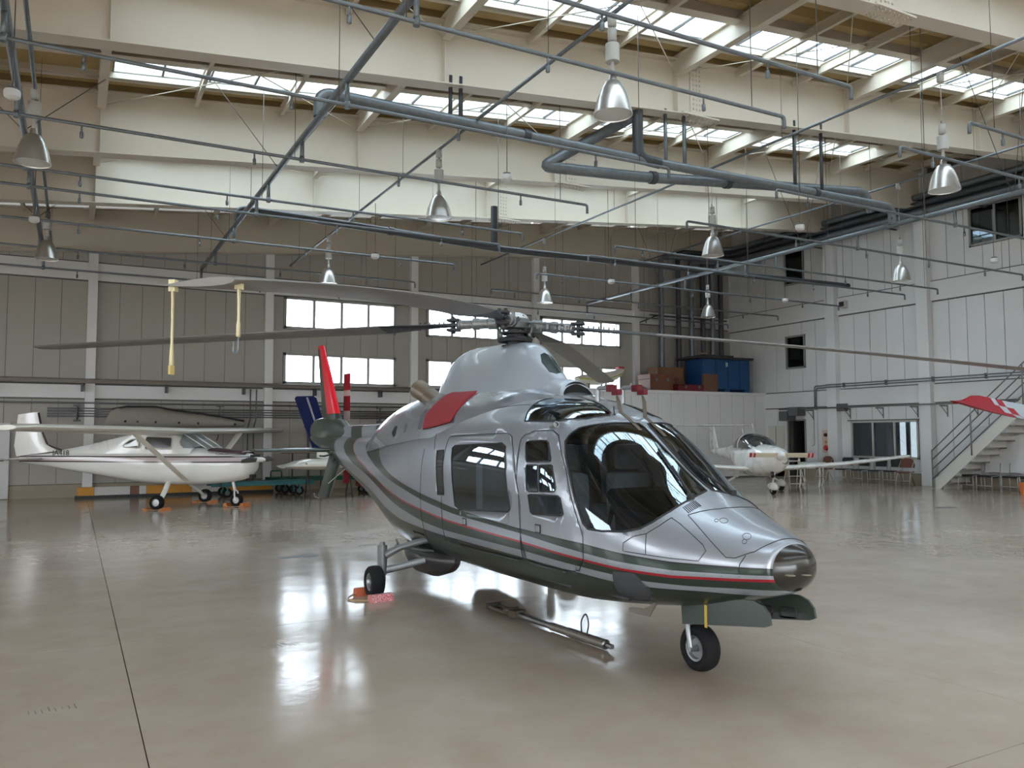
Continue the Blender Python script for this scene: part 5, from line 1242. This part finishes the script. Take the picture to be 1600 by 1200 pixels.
    for i, (dx, dz) in enumerate(((.0,.10),(.0,.36),(.28,.04),(.28,.30),(.06,.62),(.34,.56))):
        xw = XR-.62+dx; z = 8.45+dz
        xv = (19.9, 20.75, 21.4, 22.0, 22.5, 22.95)[i]
        P = [(xv, 24.45, 3.25 if i != 3 else 4.9), (xv, 24.45, z), (xw, 24.0-(.0 if i % 2 else .12), z), (xw, -6, z)]
        b = BM(); tube(b, bend(P, .22, 5), .10, 12); o = obj('wall_pipe', b, M_dpipe if i % 2 else M_pipe, smooth=60)
        tag(o, '%s of six pipes climbing the back corner by the right wall' % ('leftmost', 'second from left', 'third from left', 'third from right', 'second from right', 'rightmost')[i], 'pipe', 'pipes in the back corner')
    b = BM()
    for y in range(-4, 24, 3): box(b, XR-.75, y-.03, 8.33, XR-.03, y+.03, 8.36)
    o = obj('pipe_bracket', b, M_dpipe); tag(o, 'row of dark brackets under the pipe bundle on the right wall', 'bracket'); o['kind'] = 'stuff'
    b = BM(); tube(b, [(19.3, 24.4, 6.2), (23.2, 24.4, 6.2)], .03, 8); tube(b, [(18.9, 24.5, 5.9), (19.6, 24.3, 6.2)], .03, 6); o = obj('pipe_clamp_rail', b, M_dpipe); tag(o, 'horizontal dark rail tying the vertical corner pipes together', 'rail')
    # conduits on the walls
    cm = mat('conduit_dark', (.12,.12,.125), .5, .3)
    for i, (z, xa, xb) in enumerate(((2.53,-3.0,10.6),(2.38,-.6,9.2),(2.31,-.6,9.2),(2.24,-.6,9.2),(2.17,-.6,9.0))):
        b = BM(); tube(b, [(xa, YB-.16, z), (xb, YB-.16, z)], .022 if i else .028, 6)
        if i:
            tube(b, bend([(xb, YB-.16, z), (xb+.35-.05*i, YB-.16, z), (xb+.35-.05*i, YB-.16, z+.28)], .04), .02, 6)
        o = obj('wall_conduit', b, cm); tag(o, ('topmost', 'second', 'third', 'fourth', 'lowest')[i]+' dark conduit line on the back wall behind the white high-wing plane', 'conduit', 'conduits on the back wall')
        for k in range(5):
            x = xa+.4+k*2.1; b = BM(); box(b, x-.015, YB-.15, z-.02, x+.015, YB, z+.02); obj('saddle', b, cm, o)
    k = 0
    for x, z0, z1 in ((.1,2.05,2.45),(3.75,2.0,2.5),(6.3,1.9,2.45),(8.6,2.05,2.5)):
        b = BM(); tube(b, [(x, YB-.2, z0), (x, YB-.2, z1)], .025, 6); box(b, x-.09, YB-.22, z0-.03, x+.09, YB-.14, z0+.03); box(b, x-.09, YB-.22, z1-.03, x+.09, YB-.14, z1+.03)
        o = obj('conduit_strut', b, cm); tag(o, ('leftmost', 'second', 'third', 'rightmost')[k]+' dark I shaped strut holding the conduits on the back wall', 'strut', 'conduit struts'); k += 1
    for i, x in enumerate((4.55, 4.72)):
        b = BM(); tube(b, bend([(x, YB-.12, .3), (x, YB-.12, 1.9), (x+.05, YB-.18, 2.1), (x+.05, YB-.18, 3.0)], .1), .02, 6); o = obj('vertical_conduit', b, cm); tag(o, ('left', 'right')[i]+' one of two thin vertical conduits between the covered boat and the blue tail', 'conduit')
    b = BM(); tube(b, [(6.35, YB-.14, .3), (6.35, YB-.14, 2.4)], .03, 6); o = obj('vertical_conduit', b, cm); tag(o, 'dark vertical conduit just left of the blue tail', 'conduit')
    for i, z in enumerate((3.28, 3.36)):
        b = BM(); tube(b, bend([(XR-.14, 20.35+.07*i, 2.5), (XR-.14, 20.35+.07*i, z), (XR-.14, 19.9, z), (XR-.33, 19.8, z), (XR-.33, 1.0, z)], .1), .022, 6); o = obj('wall_conduit', b, M_pipe); tag(o, ('lower', 'upper')[i]+' of two parallel conduits along the right wall above the stair foot', 'conduit')
        for k in range(8):
            y = 19.0-k*1.65; b = BM(); box(b, XR-.36, y-.02, z-.04, XR-.26, y+.02, z+.04); obj('saddle', b, cm, o)
    b = BM(); tube(b, [(XR-.36, 21.9, 2.55), (XR-.36, 9, 2.55)], .03, 6); o = obj('handrail_pipe', b, mat('rail_grey', (.16,.155,.15), .5)); tag(o, 'long dark horizontal pipe on triangular brackets along the right wall', 'pipe')
    for y in (20.6, 19.0, 17.7, 16.45, 15.45, 14.5, 12.9):
        b = BM(); box(b, XR-.40, y-.02, 2.47, XR, y+.02, 2.51); tube(b, [(XR-.34, y, 2.48), (XR-.02, y, 2.20)], .016, 4); box(b, XR-.03, y-.02, 2.15, XR, y+.02, 2.5); obj('bracket', b, mat('rail_grey', (1,1,1)), o)
    b = BM(); box(b, XR-.50, 20.9, 2.30, XR-.1, 21.35, 2.62, bev=.01); o = obj('junction_box', b, mat('box_grey', (.10,.10,.105), .5)); tag(o, 'grey junction box above the pale double door', 'box')
    b = BM(); box(b, XR-.55, 21.35, 2.12, XR-.1, 21.75, 2.48, bev=.01); o = obj('junction_box', b, mat('box_grey', (1,1,1))); tag(o, 'left and lower of the two grey junction boxes in the corner above the doors', 'box')
    b = BM(); box(b, XR-.34, 19.1-.15, 2.42, XR-.2, 19.1+.22, 2.68, bev=.01); o = obj('junction_box', b, mat('box_grey', (1,1,1))); tag(o, 'small grey junction box on the pipe, right of the dark doorway', 'box')
    b = BM(); tube(b, bend([(XR-.05, 20.55, 2.45), (XR-.05, 20.55, 1.25), (XR-.08, 20.62, 1.2)], .05), .012, 6); o = obj('cable', b, mat('cable_grey', (.35,.35,.35), .5)); tag(o, 'thin grey cable hanging on the wall beside the dark doorway', 'cable')
    t = thing('alarm_station', 'cream wall unit with black and red round fittings beside the doorway', 'alarm', (XR-.03, 19.98, 1.38))
    b = BM(); box(b, -.10, -.16, -.40, 0, .16, .40, bev=.01); obj('housing', b, mat('alarm_cream', (.62,.45,.36), .5), t)
    for z, m_, r in ((.22, mat('alarm_black', (.03,.03,.03), .4), .07), (-.03, mat('alarm_amber', (.45,.30,.10), .4), .05), (-.24, mat('alarm_red', (.45,.03,.03), .4), .10)):
        b = BM(); lathe(b, [(0,.05),(r*.8,.045),(r,.0),(r,-.02)], 20, Matrix.Translation((-.10, 0, z)) @ Matrix.Rotation(-pi/2, 4, 'Y')); obj('fitting', b, m_, t, smooth=40)
    t = thing('wall_camera', 'small dark box camera fixed to the column on the right wall', 'camera', (XR-.1, 19.05, 6.15))
    b = BM(); box(b, -.16, -.14, -.12, .08, .10, .12, bev=.01); obj('housing', b, mat('cam_grey', (.5,.48,.45), .5), t); b = BM(); box(b, -.20, -.10, -.08, -.15, .08, .08); obj('lens_hood', b, mat('cam_black', (.02,.02,.02), .5), t)
build_services()
# ================================================================== STAIR, CHAIRS, STORES, SMALL THINGS
def build_stair():
    st = mat('stair_steel', (.56,.54,.50), .5, noise=.05); rail = mat('stair_rail', (.22,.21,.20), .45, .4)
    t = thing('stair', 'straight grey steel stair with four-line handrail climbing along the right wall', 'stair', (22.6, 15.15, 0))
    # runs toward -y; slope from the photograph
    sl = 2.28/2.72; W = .92
    def zl(d): return d*.885
    L = 6.2
    for x in (0, W):
        b = BM(); P = [(0,0),(-.14,0),(-.14,.22),(-.0,.36)]
        prof = [(0.05,0),(.05,.38),(-L, .38+L*.885),(-L, L*.885),(-.10,0)]
        prism(b, [(y, z) for y, z in [(.03,0),(.03,.30),(-L,.33+L*.885),(-L,.0+L*.885),(-.12,0)]], 'x', x-.012, x+.012); obj('stringer', b, st, t)
    n = 24
    for k in range(n):
        y = -.22-k*.235; z = .20+k*.208
        b = BM(); box(b, .012, y-.25, z-.035, W-.012, y, z); obj('tread', b, mat('tread_dark', (.20,.185,.165), .7), t)
        b = BM(); box(b, .012, y-.0, z-.208, W-.012, y+.008, z-.036); obj('riser_plate', b, st, t)
    def py(d): return -d
    for d, h in ((-.10,1.08),(1.12,1.05),(2.6,1.05),(3.9,1.05),(5.2,1.05)):
        b = BM(); tube(b, [(-.03, -d, max(0.02, d*.885+.02)), (-.03, -d, d*.885+.17+h)], .02, 6); obj('rail_post', b, rail, t)
    for h in (1.22, .95, .67, .38):
        b = BM(); tube(b, [(-.03, .10, h-.10), (-.03, -6.1, h+6.1*.885)], .017, 6); obj('handrail', b, rail, t)
    b = BM(); box(b, 0, -8.0, L*.885+.12, W+.05, -L+.02, L*.885+.33); o = obj('landing', b, st, t)
build_stair()
def folding_chair(name, label, loc, rz, seatc, cover=True, group=None, legc=None, back=True):
    t = thing(name, label, 'chair', loc, rz, group); leg = mat('chair_chrome', (.50,.49,.47), .35, .7)
    sm = mat('seat_%s' % name, seatc, .45, coat=.2)
    b = BM(); box(b, -.21, -.20, .41, .21, .20, .455, bev=.015); obj('seat', b, sm, t)
    if back:
        b = BM(); P = [(-.20,0),(.20,0),(.21,.10),(.16,.25),(.08,.30),(-.08,.30),(-.16,.25),(-.21,.10)] if name == 'folding_chair' else [(-.21,0),(.21,0),(.22,.20),(.18,.27),(-.18,.27),(-.22,.20)]
        prism(b, [(x, z+.56) for x, z in P], 'y', .21, .25); obj('backrest', b, sm, t)
    for s in (-1, 1):
        b = BM(); tube(b, [(.20*s,-.26,0),(.20*s,-.10,.42),(.20*s,.22,.80 if back else .44)] if name == 'folding_chair' else [(.22*s,-.20,0),(.22*s,-.20,.42),(.22*s,.18,.44),(.22*s,.24,.80)], .013, 6); obj('leg', b, leg, t)
        b = BM(); tube(b, [(.18*s,.26,0),(.18*s,-.12,.43)] if name == 'folding_chair' else [(.22*s,.20,0),(.22*s,.18,.42)], .013, 6); obj('leg', b, leg, t)
    b = BM(); tube(b, [(-.2,-.2,.16),(.2,-.2,.16)], .01, 5); obj('stretcher', b, leg, t)
    return t
def build_props():
    for i, (y, lab) in enumerate(((18.85,'leftmost'),(18.2,'second from left'),(17.55,'third from left'),(16.98,'rightmost'))):
        folding_chair('office_chair', '%s of four black padded chairs in a row under the office window' % lab, (XR-.62, y, 0), -pi/2, (.012,.013,.015), group='black chairs under the window')
    folding_chair('folding_chair', 'brown folding chair at the right end of the black chair row', (XR-.75, 16.45, 0), -pi/2+.25, (.16,.06,.04))
    folding_chair('folding_chair', 'brown folding chair beside the white table behind the wing', (XR-.75, 19.55, 0), -pi/2+.1, (.13,.05,.035))
    g = 'black stools under the stair'
    for i, (x, y) in enumerate(((22.95,14.35),(22.85,13.75),(22.95,13.1),(22.85,12.55))):
        folding_chair('folding_stool', ('leftmost', 'second', 'third', 'rightmost')[i]+' black topped folding seat in the row under the stair', (x, y, 0), -pi/2, (.012,.012,.013), group=g, back=False)
    # clear plastic sheet hung behind the stools
    b = BM(); R = random.Random(3); nx, nz = 26, 10; rows = []
    for j in range(nz):
        rows.append([b.verts.new((XR-.32+.03*sin(i*1.1+j*.4)+R.uniform(-.018,.018)-.12*(1-j/(nz-1))**3, 14.6-i*.16+.02*R.uniform(-1,1), .50+j*.15+(.0 if j else R.uniform(-.05,.05)))) for i in range(nx)])
    for j in range(nz-1):
        for i in range(nx-1):
            y = 14.6-i*.16; 
            b.faces.new((rows[j][i], rows[j][i+1], rows[j+1][i+1], rows[j+1][i]))
    o = obj('plastic_sheet', b, mat('sheet_white', (.60,.60,.60), .25, coat=.4), smooth=60); tag(o, 'crumpled white plastic sheet hanging on the wall below the stair', 'sheet')
    t = thing('bucket', 'orange bucket on the floor at the right edge under the stair', 'bucket', (22.4, 12.50, 0))
    b = BM(); lathe(b, [(0,0),(.11,0),(.15,.30),(.158,.30),(.158,.315),(.14,.315),(.10,.02),(0,.02)], 20); obj('pail', b, mat('bucket_orange', (.60,.16,.04), .5), t, smooth=40)
    b = BM(); tube(b, bend([(0,-.155,.29),(0,-.12,.36),(0,.12,.36),(0,.155,.29)], .06), .006, 5); obj('bail_handle', b, M_rod, t)
    # step ladder and white folding table behind the low-wing plane
    t = thing('step_ladder', 'small cream step ladder standing under the low-wing plane left wing', 'ladder', (18.75, 17.05, 0), radians(-20))
    cr = mat('ladder_cream', (.60,.56,.47), .5)
    for s in (-1, 1):
        b = BM(); tube(b, [(.24*s,-.22,0),(.17*s,.0,.92)], .016, 6); obj('rail', b, cr, t); b = BM(); tube(b, [(.22*s,.30,0),(.17*s,.03,.90)], .014, 6); obj('rail', b, cr, t)
    for k in range(4):
        z = .18+k*.22; b = BM(); box(b, -.22+.016*k, -.24+.055*k, z-.012, .22-.016*k, -.10+.055*k, z+.012); obj('step', b, cr, t)
    t = thing('folding_table', 'white folding table with curved tube legs behind the low-wing plane', 'table', (20.6, 18.0, 0), radians(35))
    b = BM(); box(b, -.62, -.35, .70, .62, .35, .735, bev=.01); obj('tabletop', b, WHITE, t)
    for x in (-.5, .5):
        for s in (-1, 1):
            b = BM(); tube(b, bend([(x-.35,s*.28,0),(x-.15,s*.28,.12),(x+.05,s*.28,.35),(x+.10,s*.28,.70)], .15), .018, 6); obj('leg', b, WHITE, t)
            b = BM(); tube(b, bend([(x+.35,s*.28,0),(x+.1,s*.28,.15),(x-.12,s*.28,.35),(x-.15,s*.28,.70)], .15), .018, 6); obj('leg', b, WHITE, t)
    # mezzanine room in the corner
    b = BM(); box(b, 14.9, 22.93, 0, XR-.0, YB, 3.16); o = obj('wall_mezzanine', b, M_joint); struct(o)
    n = 15; w = (XR-14.9)/n
    for k in range(n):
        b = BM(); box(b, 14.9+k*w+.006, 22.905, .05, 14.9+(k+1)*w-.006, 22.93, 3.10); obj('wall_panel', b, M_wall, o)
    b = BM(); box(b, 14.85, 22.86, 3.10, XR, YB-.05, 3.22, bev=.01); obj('mezzanine_deck', b, M_wall, o)
    zt = 3.222
    t = thing('blue_crate', 'large blue lidded crate on top of the corner room', 'crate', (21.95, 23.55, zt))
    bl = mat('crate_blue', (.008,.055,.16), .5, noise=.06); dkm = mat('crate_lid', (.03,.028,.028), .7)
    b = BM(); box(b, -1.25, -.5, .12, 1.12, .5, 1.25, bev=.02); 
    obj('crate_body', b, bl, t)
    for x in (-1.1, -.1, .9):
        b = BM(); box(b, x-.08, -.5, 0, x+.18, .5, .12); obj('skid', b, bl, t)
    for x in (-.62, .0, .6):
        b = BM(); box(b, x-.02, -.53, .15, x+.02, -.5, 1.22); obj('rib', b, bl, t)
    b = BM(); box(b, -1.62, -.62, 1.26, 1.22, .62, 1.34, bev=.01); box(b, -1.25, -.6, 1.34, .2, .5, 1.40); obj('lid', b, dkm, t)
    b = BM(); box(b, -.12, -.515, .98, .0, -.50, 1.14); obj('paper_label', b, mat('label_pale', (.45,.55,.50), .6), t)
    def carton(name, lab, cat, x0, x1, h, y0=23.15, dy=.7, z=zt, col=(.20,.085,.045), lidh=0, grp=None):
        t = thing(name, lab, cat, ((x0+x1)/2, y0, z), 0, grp); w = (x1-x0)/2; m_ = mat('%s_%d' % (name, int(col[0]*1000)), col, .6, noise=.15, nscale=6)
        b = BM(); box(b, -w, 0, 0, w, dy, h-lidh, bev=.01); obj('box_body', b, m_, t)
        if lidh:
            b = BM(); box(b, -w-.015, -.015, h-lidh+.004, w+.015, dy+.015, h, bev=.012); obj('lid', b, m_, t)
            for x in (-w*.5, w*.5):
                b = BM(); box(b, x-.04, -.035, h-lidh-.08, x+.04, -.012, h-lidh+.03); obj('latch', b, M_pipe, t)
        return t
    carton('wooden_case', 'reddish brown lidded case with latches, leftmost box on the corner room', 'case', 18.25, 19.3, .60, 23.1, .7, col=(.14,.05,.025), lidh=.18)
    carton('cardboard_box', 'upper brown cardboard box stacked behind the red toolbox', 'box', 19.0, 20.25, .40, 23.6, .6, z=zt+.52, col=(.18,.085,.04))
    carton('cardboard_box', 'lower brown cardboard box stacked behind the red toolbox', 'box', 19.0, 20.25, .515, 23.6, .6, col=(.14,.065,.035))
    carton('toolbox', 'flat dark red toolbox at the front edge of the corner room', 'box', 19.42, 20.72, .24, 22.95, .35, col=(.13,.007,.012), lidh=.06)
    carton('cardboard_box', 'tall plain brown box left against the blue crate', 'box', 20.62, 21.35 if 0 else 20.68+.62, .66, 22.92, .12, col=(.13,.06,.033))
    # covered bundle and white float left on the corner room
    t = thing('white_float', 'white float shaped hull with a yellow line on the corner room', 'float', (16.3, 23.6, zt))
    b = BM(); loft(b, [[(x, .25*cos(a)*k, .42+dz+(.22*sin(a))*k) for a in [i*pi/7 for i in range(14)]] for x, k, dz in ((-.95,.25,-.05),(-.6,.8,-.08),(0,1,-.05),(.6,.95,.06),(1.0,.6,.22),(1.15,.15,.30))]); obj('hull', b, CREAM, t, smooth=50)
    b = BM(); tube(b, [(-.85,-.17,.36),(-.2,-.26,.33),(.4,-.25,.40),(.95,-.18,.58)], .025, 6); obj('yellow_line', b, mat('line_yellow', (.50,.50,.10), .5), t)
    for x in (-.5, .5):
        b = BM(); box(b, x-.05, -.2, 0, x+.05, .2, .2); obj('cradle', b, M_plinth, t)
    b = BM(); box(b, .85,-.1,.78,1.1,.1,.84); obj('red_fitting', b, mat('fit_red', (.4,.04,.03), .5), t)
    R = random.Random(9); b = BM(); secs = []
    for i in range(12):
        x = -.45+.9*i/11; h = .16*sin(pi*(i+.3)/11.6)+.02
        secs.append([(x, .3*cos(a), .0+max(0, h*(1+.3*R.uniform(-1,1))*sin(a))) for a in [k*pi/8 for k in range(9)]])
    loft(b, secs); o = obj('tarpaulin', b, mat('tarp_grey', (.16,.15,.14), .7), smooth=50); o.location = (17.75, 23.3, zt); tag(o, 'small heap of grey cloth between the float and the wooden case', 'cloth')
    # grey covered boat stored along the back wall above the white plane
    t = thing('covered_boat', 'long grey covered boat hull hung on the back wall above the high-wing plane', 'boat', (0, 0, 0))
    b = BM(); st = [(.72,1.86,1.92,.05),(.92,1.84,2.34,.22),(1.3,1.83,2.42,.28),(2.0,1.82,2.42,.28),(2.5,1.83,2.33,.27),(3.2,1.85,2.24,.24),(3.9,1.87,2.13,.20),(4.37,1.89,2.04,.12)]
    secs = []; R = random.Random(5)
    for i in range(46):
        x = .72+3.65*i/45; zb_, zt_, w = lerp_tab([(-a, b_, c_, d_) for a, b_, c_, d_ in st], -x); zt_ += .012*sin(i*1.9); 
        secs.append([(x, YB-.42+w*cos(a)*(1+.05*sin(i*1.3+a*2)), (zb_+zt_)/2+(zt_-zb_)/2*math.copysign(abs(sin(a))**.8, sin(a))*(1+.03*sin(i*.9+a*3))) for a in [k*pi/9 for k in range(18)]])
    loft(b, secs); obj('cover', b, mat('cover_grey', (.27,.25,.22), .7, noise=.12, nscale=5), t, smooth=60)
    b = BM(); P = [(-a, c_) for a, b_, c_, d_ in st[1:]]
    tube(b, [(-a, YB-.50, z+.02) for a, z in P], .028, 6); obj('keel_strip', b, DK, t)
    for x in (1.25, 1.55, 2.0, 2.6, 3.1, 4.1):
        b = BM(); zz = 2.08-.05*x/2; lathe(b, [(0,.02),(.03,.015),(.035,0)], 8, Matrix.Translation((x, YB-.42-.265+(.03*max(0, x-2)), zz-.02)) @ Matrix.Rotation(pi/2, 4, 'X')); obj('grommet', b, DK, t)
    for x in (1.4, 3.7):
        b = BM(); box(b, x-.03, YB-.7, 1.78, x+.03, YB, 1.83); tube(b, [(x, YB-.65, 1.8), (x, YB-.02, 1.5)], .015, 5); obj('shelf_bracket', b, M_dpipe, t)
    # barrier boards on the floor by the back wall
    yl = mat('board_yellow', (.50,.22,.02), .6, noise=.1); wh = mat('board_white', (.50,.49,.47), .6); rd = mat('board_brown', (.16,.07,.04), .6)
    segs = [(.15,.55,yl,'yellow'),(.55,1.4,wh,'white'),(1.4,1.62,rd,'brown'),(1.62,1.80,wh,'white'),(1.80,2.95,yl,'yellow'),(2.95,3.7,wh,'white'),(3.7,5.1,yl,'yellow')]
    t = thing('barrier_beam', 'long low yellow and white striped beam on the floor at the back wall', 'beam', (0, 23.95, 0))
    for i, (a, c, m_, _) in enumerate(segs):
        b = BM(); box(b, a+.003, -.05, .08, c-.003, .05, .30, bev=.005); obj('beam_section', b, m_, t)
    b = BM(); box(b, .1, -.08, 0, 5.15, .08, .08); obj('base_rail', b, DK, t)
    # teal trolleys
    tl = mat('trolley_teal', (.015,.13,.14), .5); gr = mat('trolley_green', (.012,.10,.055), .6)
    for lab, x0, x1, y, z, m_ in (('long teal flat trolley between the two white planes', 3.2, 5.9, 22.6, .36, tl), ('green topped trolley behind the teal one, under the helicopter tail', 4.9, 8.2, 23.5, .40, gr)):
        t = thing('trolley', lab, 'trolley', ((x0+x1)/2, y, 0), radians(2), 'flat trolleys at the back wall'); h = (x1-x0)/2
        b = BM(); box(b, -h, -.35, z, h, .35, z+.05, bev=.01); obj('deck', b, m_, t)
        b = BM(); box(b, -h, -.35, z-.06, h, -.29, z); box(b, -h, .29, z-.06, h, .35, z); obj('frame_rail', b, m_, t)
        b = BM(); tube(b, bend([(-h,-.3,z+.05),(-h,-.3,z+.25),(-h+.3,-.3,z+.25),(-h+.3,-.3,z+.05)], .05), .02, 6); obj('push_bar', b, m_, t)
        for x in (-h+.4, h-.4):
            for s in (-1, 1): wheel_at(t, (x, s*.3, .13), .13, .06, rimc=(.1,.1,.1)); b = BM(); box(b, x-.02, s*.3-.05, .12, x+.02, s*.3+.05, z); obj('wheel_fork', b, m_, t)
    t = thing('red_cart', 'red and white painted equipment cart low behind the helicopter tail rotor', 'cart', (7.55, 22.2, 0))
    b = BM(); box(b, -.42, -.25, .20, .7, .25, .62, bev=.01); obj('cart_body', b, mat('cart_red', (.22,.03,.03), .5), t)
    b = BM(); faces(b, [(-.3,-.256,.60),(.0,-.256,.36),(.3,-.256,.60)], [(0,1,2)]); obj('white_chevron', b, WHITE, t)
    for x in (-.25, .5):
        for s in (-1, 1): wheel_at(t, (x, s*.24, .11), .11, .06, rimc=(.1,.1,.1))
    # tow bar on the floor below the helicopter
    a, c = Vector((3.50, 6.80, .0)), Vector((3.62, 5.08, .0)); rot = math.atan2(c.y-a.y, c.x-a.x)
    t = thing('tow_bar', 'worn steel tow bar with rusty fork and wire loop on the floor under the helicopter', 'tow bar', a, rot); L = (c-a).length
    worn = mat('towbar_steel', (.17,.17,.165), .35, .8, noise=.4, nscale=20); rust = mat('towbar_rust', (.06,.045,.028), .7, noise=.5, nscale=20)
    b = BM(); tube(b, [(L*.24,0,.04),(L*.55,0,.04)], .026, 12); obj('bar_tube', b, worn, t, smooth=50)
    b = BM(); tube(b, [(L*.54,0,.04),(L*.56,0,.04),(L*.68,0,.04)], [.034,.034,.032], 12); tube(b, [(L*.68,0,.04),(L*.95,0,.042)], .038, 12); obj('outer_sleeve', b, mat('sleeve_brown', (.17,.15,.13), .45, .5, noise=.5, nscale=25), t, smooth=50)
    b = BM(); tube(b, [(L*.95,0,.042),(L*.955,0,.042),(L*.96,0,.04)], [.04,.04,.03], 12); box(b, L*.95, -.02, .025, L, .02, .055, bev=.006); obj('hook_end', b, worn, t, smooth=40)
    for s in (-1, 1):
        b = BM(); tube(b, [(0,.05*s,.045),(L*.14,.055*s,.04),(L*.25,.02*s,.04)], .016, 8); obj('fork_arm', b, rust, t, smooth=50)
    b = BM(); box(b, -.03, -.07, .02, .02, .07, .07, bev=.005); obj('fork_pin', b, DK, t); b = BM(); box(b, L*.2, -.06, .02, L*.26, .06, .08, bev=.006); tube(b, [(L*.19,-.09,.07),(L*.19,.05,.07)], .02, 8); obj('clamp_block', b, rust, t)
    b = BM(); tube(b, bend([(L*.78,0,.07),(L*.775,.0,.16),(L*.79,.02,.22),(L*.82,.0,.22),(L*.835,0,.16),(L*.82,0,.07)], .03), .006, 6); obj('wire_loop', b, DK, t)
    # chocks at the helicopter main wheel
    t = thing('wheel_chock', 'faded red and white chock block in front of the helicopter main wheel', 'chock', (2.73, 7.74, 0), radians(8), 'helicopter wheel chocks')
    chm = mat('chock_faded', (.55,.12,.12), .7); nt = chm.node_tree
    nz = nt.nodes.new('ShaderNodeTexNoise'); nz.inputs['Scale'].default_value = 22; nz.inputs['Detail'].default_value = 6; cr_ = nt.nodes.new('ShaderNodeValToRGB'); nt.links.new(nz.outputs[0], cr_.inputs[0])
    cr_.color_ramp.elements[0].color = (.42,.02,.04,1); cr_.color_ramp.elements[1].color = (.70,.52,.50,1); cr_.color_ramp.elements[0].position = .45; cr_.color_ramp.elements[1].position = .6; nt.links.new(cr_.outputs[0], nt.nodes['Principled BSDF'].inputs['Base Color'])
    b = BM(); prism(b, [(-.05,0),(.06,0),(.05,.065),(-.02,.07)], 'x', -.12, .12); obj('block', b, chm, t)
    t2 = thing('wheel_chock', 'orange chock block behind the helicopter main wheel, roped to the red one', 'chock', (2.66, 8.12, 0), radians(8), 'helicopter wheel chocks')
    b = BM(); prism(b, [(-.05,0),(.05,0),(.03,.075),(-.03,.075)], 'x', -.08, .08); obj('block', b, mat('chock_rust', (.45,.10,.04), .7), t2)
    b = BM(); tube(b, bend([(-.06,.0,.03),(-.20,-.08,.01),(-.24,-.20,.008),(-.10,-.36,.01),(-.05,-.38,.03)], .08), .008, 6); obj('rope', b, mat('rope_tan', (.35,.25,.15), .8), t2)
    # white thing at the left edge
    t = thing('wrapped_wheel', 'black wheel wrapped in white plastic at the left edge of the floor', 'wheel', (-1.62, 20.75, 0), radians(10))
    wheel_at(t, (0, 0, .19), .19, .14, nm='tyre')
    b = BM(); lathe(b, [(.0,-.30),(.14,-.22),(.21,-.02),(.20,.12),(.10,.20),(0,.22)], 16, Matrix.Translation((.0,0,.27)) @ Matrix.Rotation(pi/2, 4, 'Y') @ Matrix.Scale(.62, 4, (1,0,0))); obj('wrapping', b, mat('wrap_white', (.6,.6,.6), .3, bump=.6, bscale=12), t, smooth=60)
    # floor marks: drain covers
    for i, (x, y, lab) in enumerate(((2.75, 11.1, 'flat metal floor plate in the open floor left of the helicopter gear'), (17.06, 11.25, 'small floor plate in the open floor before the right wall'))):
        b = BM(); box(b, x-.25, y-.10, .0, x+.25, y+.10, .004); o = obj('floor_plate', b, mat('plate_grey', (.16,.16,.155), .6, .2)); tag(o, lab, 'plate', 'floor plates')
    # tyre scuff marks: short dark rubber streaks lying on the floor
    sm = mat('scuff_dark', (.06,.06,.055), .6); R = random.Random(11)
    for (x0, y0, n, ln, ang, lab) in ((1.34, 6.45, 9, .17, 1.9, 'row of black scuff streaks on the floor left of the main wheel'), (-.18, 5.62, 8, .10, 1.7, 'short black scuff streaks on the floor at the left edge')):
        b = BM()
        for k in range(n):
            x = x0+k*.035; l = ln*R.uniform(.5, 1); w = R.uniform(.003, .007); dx, dy = cos(ang)*l, sin(ang)*l; y = y0+R.uniform(-.02, .02)+k*.004
            faces(b, [(x, y, .0012), (x+w, y, .0012), (x+w+dx, y+dy, .0012), (x+dx, y+dy, .0012)], [(0,1,2,3)])
        o = obj('scuff_marks', b, sm); tag(o, lab, 'mark'); o['kind'] = 'stuff'
    # straps hanging from the rotor blade
    sm = mat('strap_cream', (.58,.52,.33), .8, noise=.15, nscale=30)
    hub = Vector((3.88, 4.40+2.66, 0))
    def blade_pt(r): 
        az = radians(-39.3-90); return hub+Vector((cos(az)*r, sin(az)*r, 2.765-.06*r-.0094*r*r)), Vector((cos(az), sin(az), 0))
    for r, side, ln, lab, hook in ((5.47, -.165, .29, 'longer cream tie-down strap hanging from the tip of the upper left rotor blade', False), (5.42, .05, .19, 'shorter cream tie-down strap with a hook hanging from the upper left rotor blade', True)):
        p, d = blade_pt(r); p = p+side*Vector((-d.y, d.x, 0)); t = thing('tie_down_strap', lab, 'strap', p, math.atan2(d.y, d.x), 'rotor blade straps')
        b = BM(); box(b, -.010, -.012, -.028, .010, .012, .012); obj('blade_loop', b, sm, t)
        b = BM(); loft(b, [[(x*k, -.0+yy, z) for x, yy in ((-.012,-.002),(.012,-.002),(.012,.002),(-.012,.002))] for z, k in ((-.02,.9),(-.06,.6),(-ln*.7,.45),(-ln+.04,.9),(-ln,1.0))]); obj('webbing', b, sm, t)
        if hook:
            b = BM(); tube(b, bend([(0,0,-ln),(0,0,-ln-.05),(.03,0,-ln-.06),(.03,0,-ln-.02)], .015), .003, 5); obj('hook', b, M_pipe, t)
        else:
            b = BM(); box(b, -.012, -.004, -ln-.02, .012, .004, -ln+.01); obj('tab', b, mat('tab_tan', (.42,.33,.12), .8), t)
build_props()
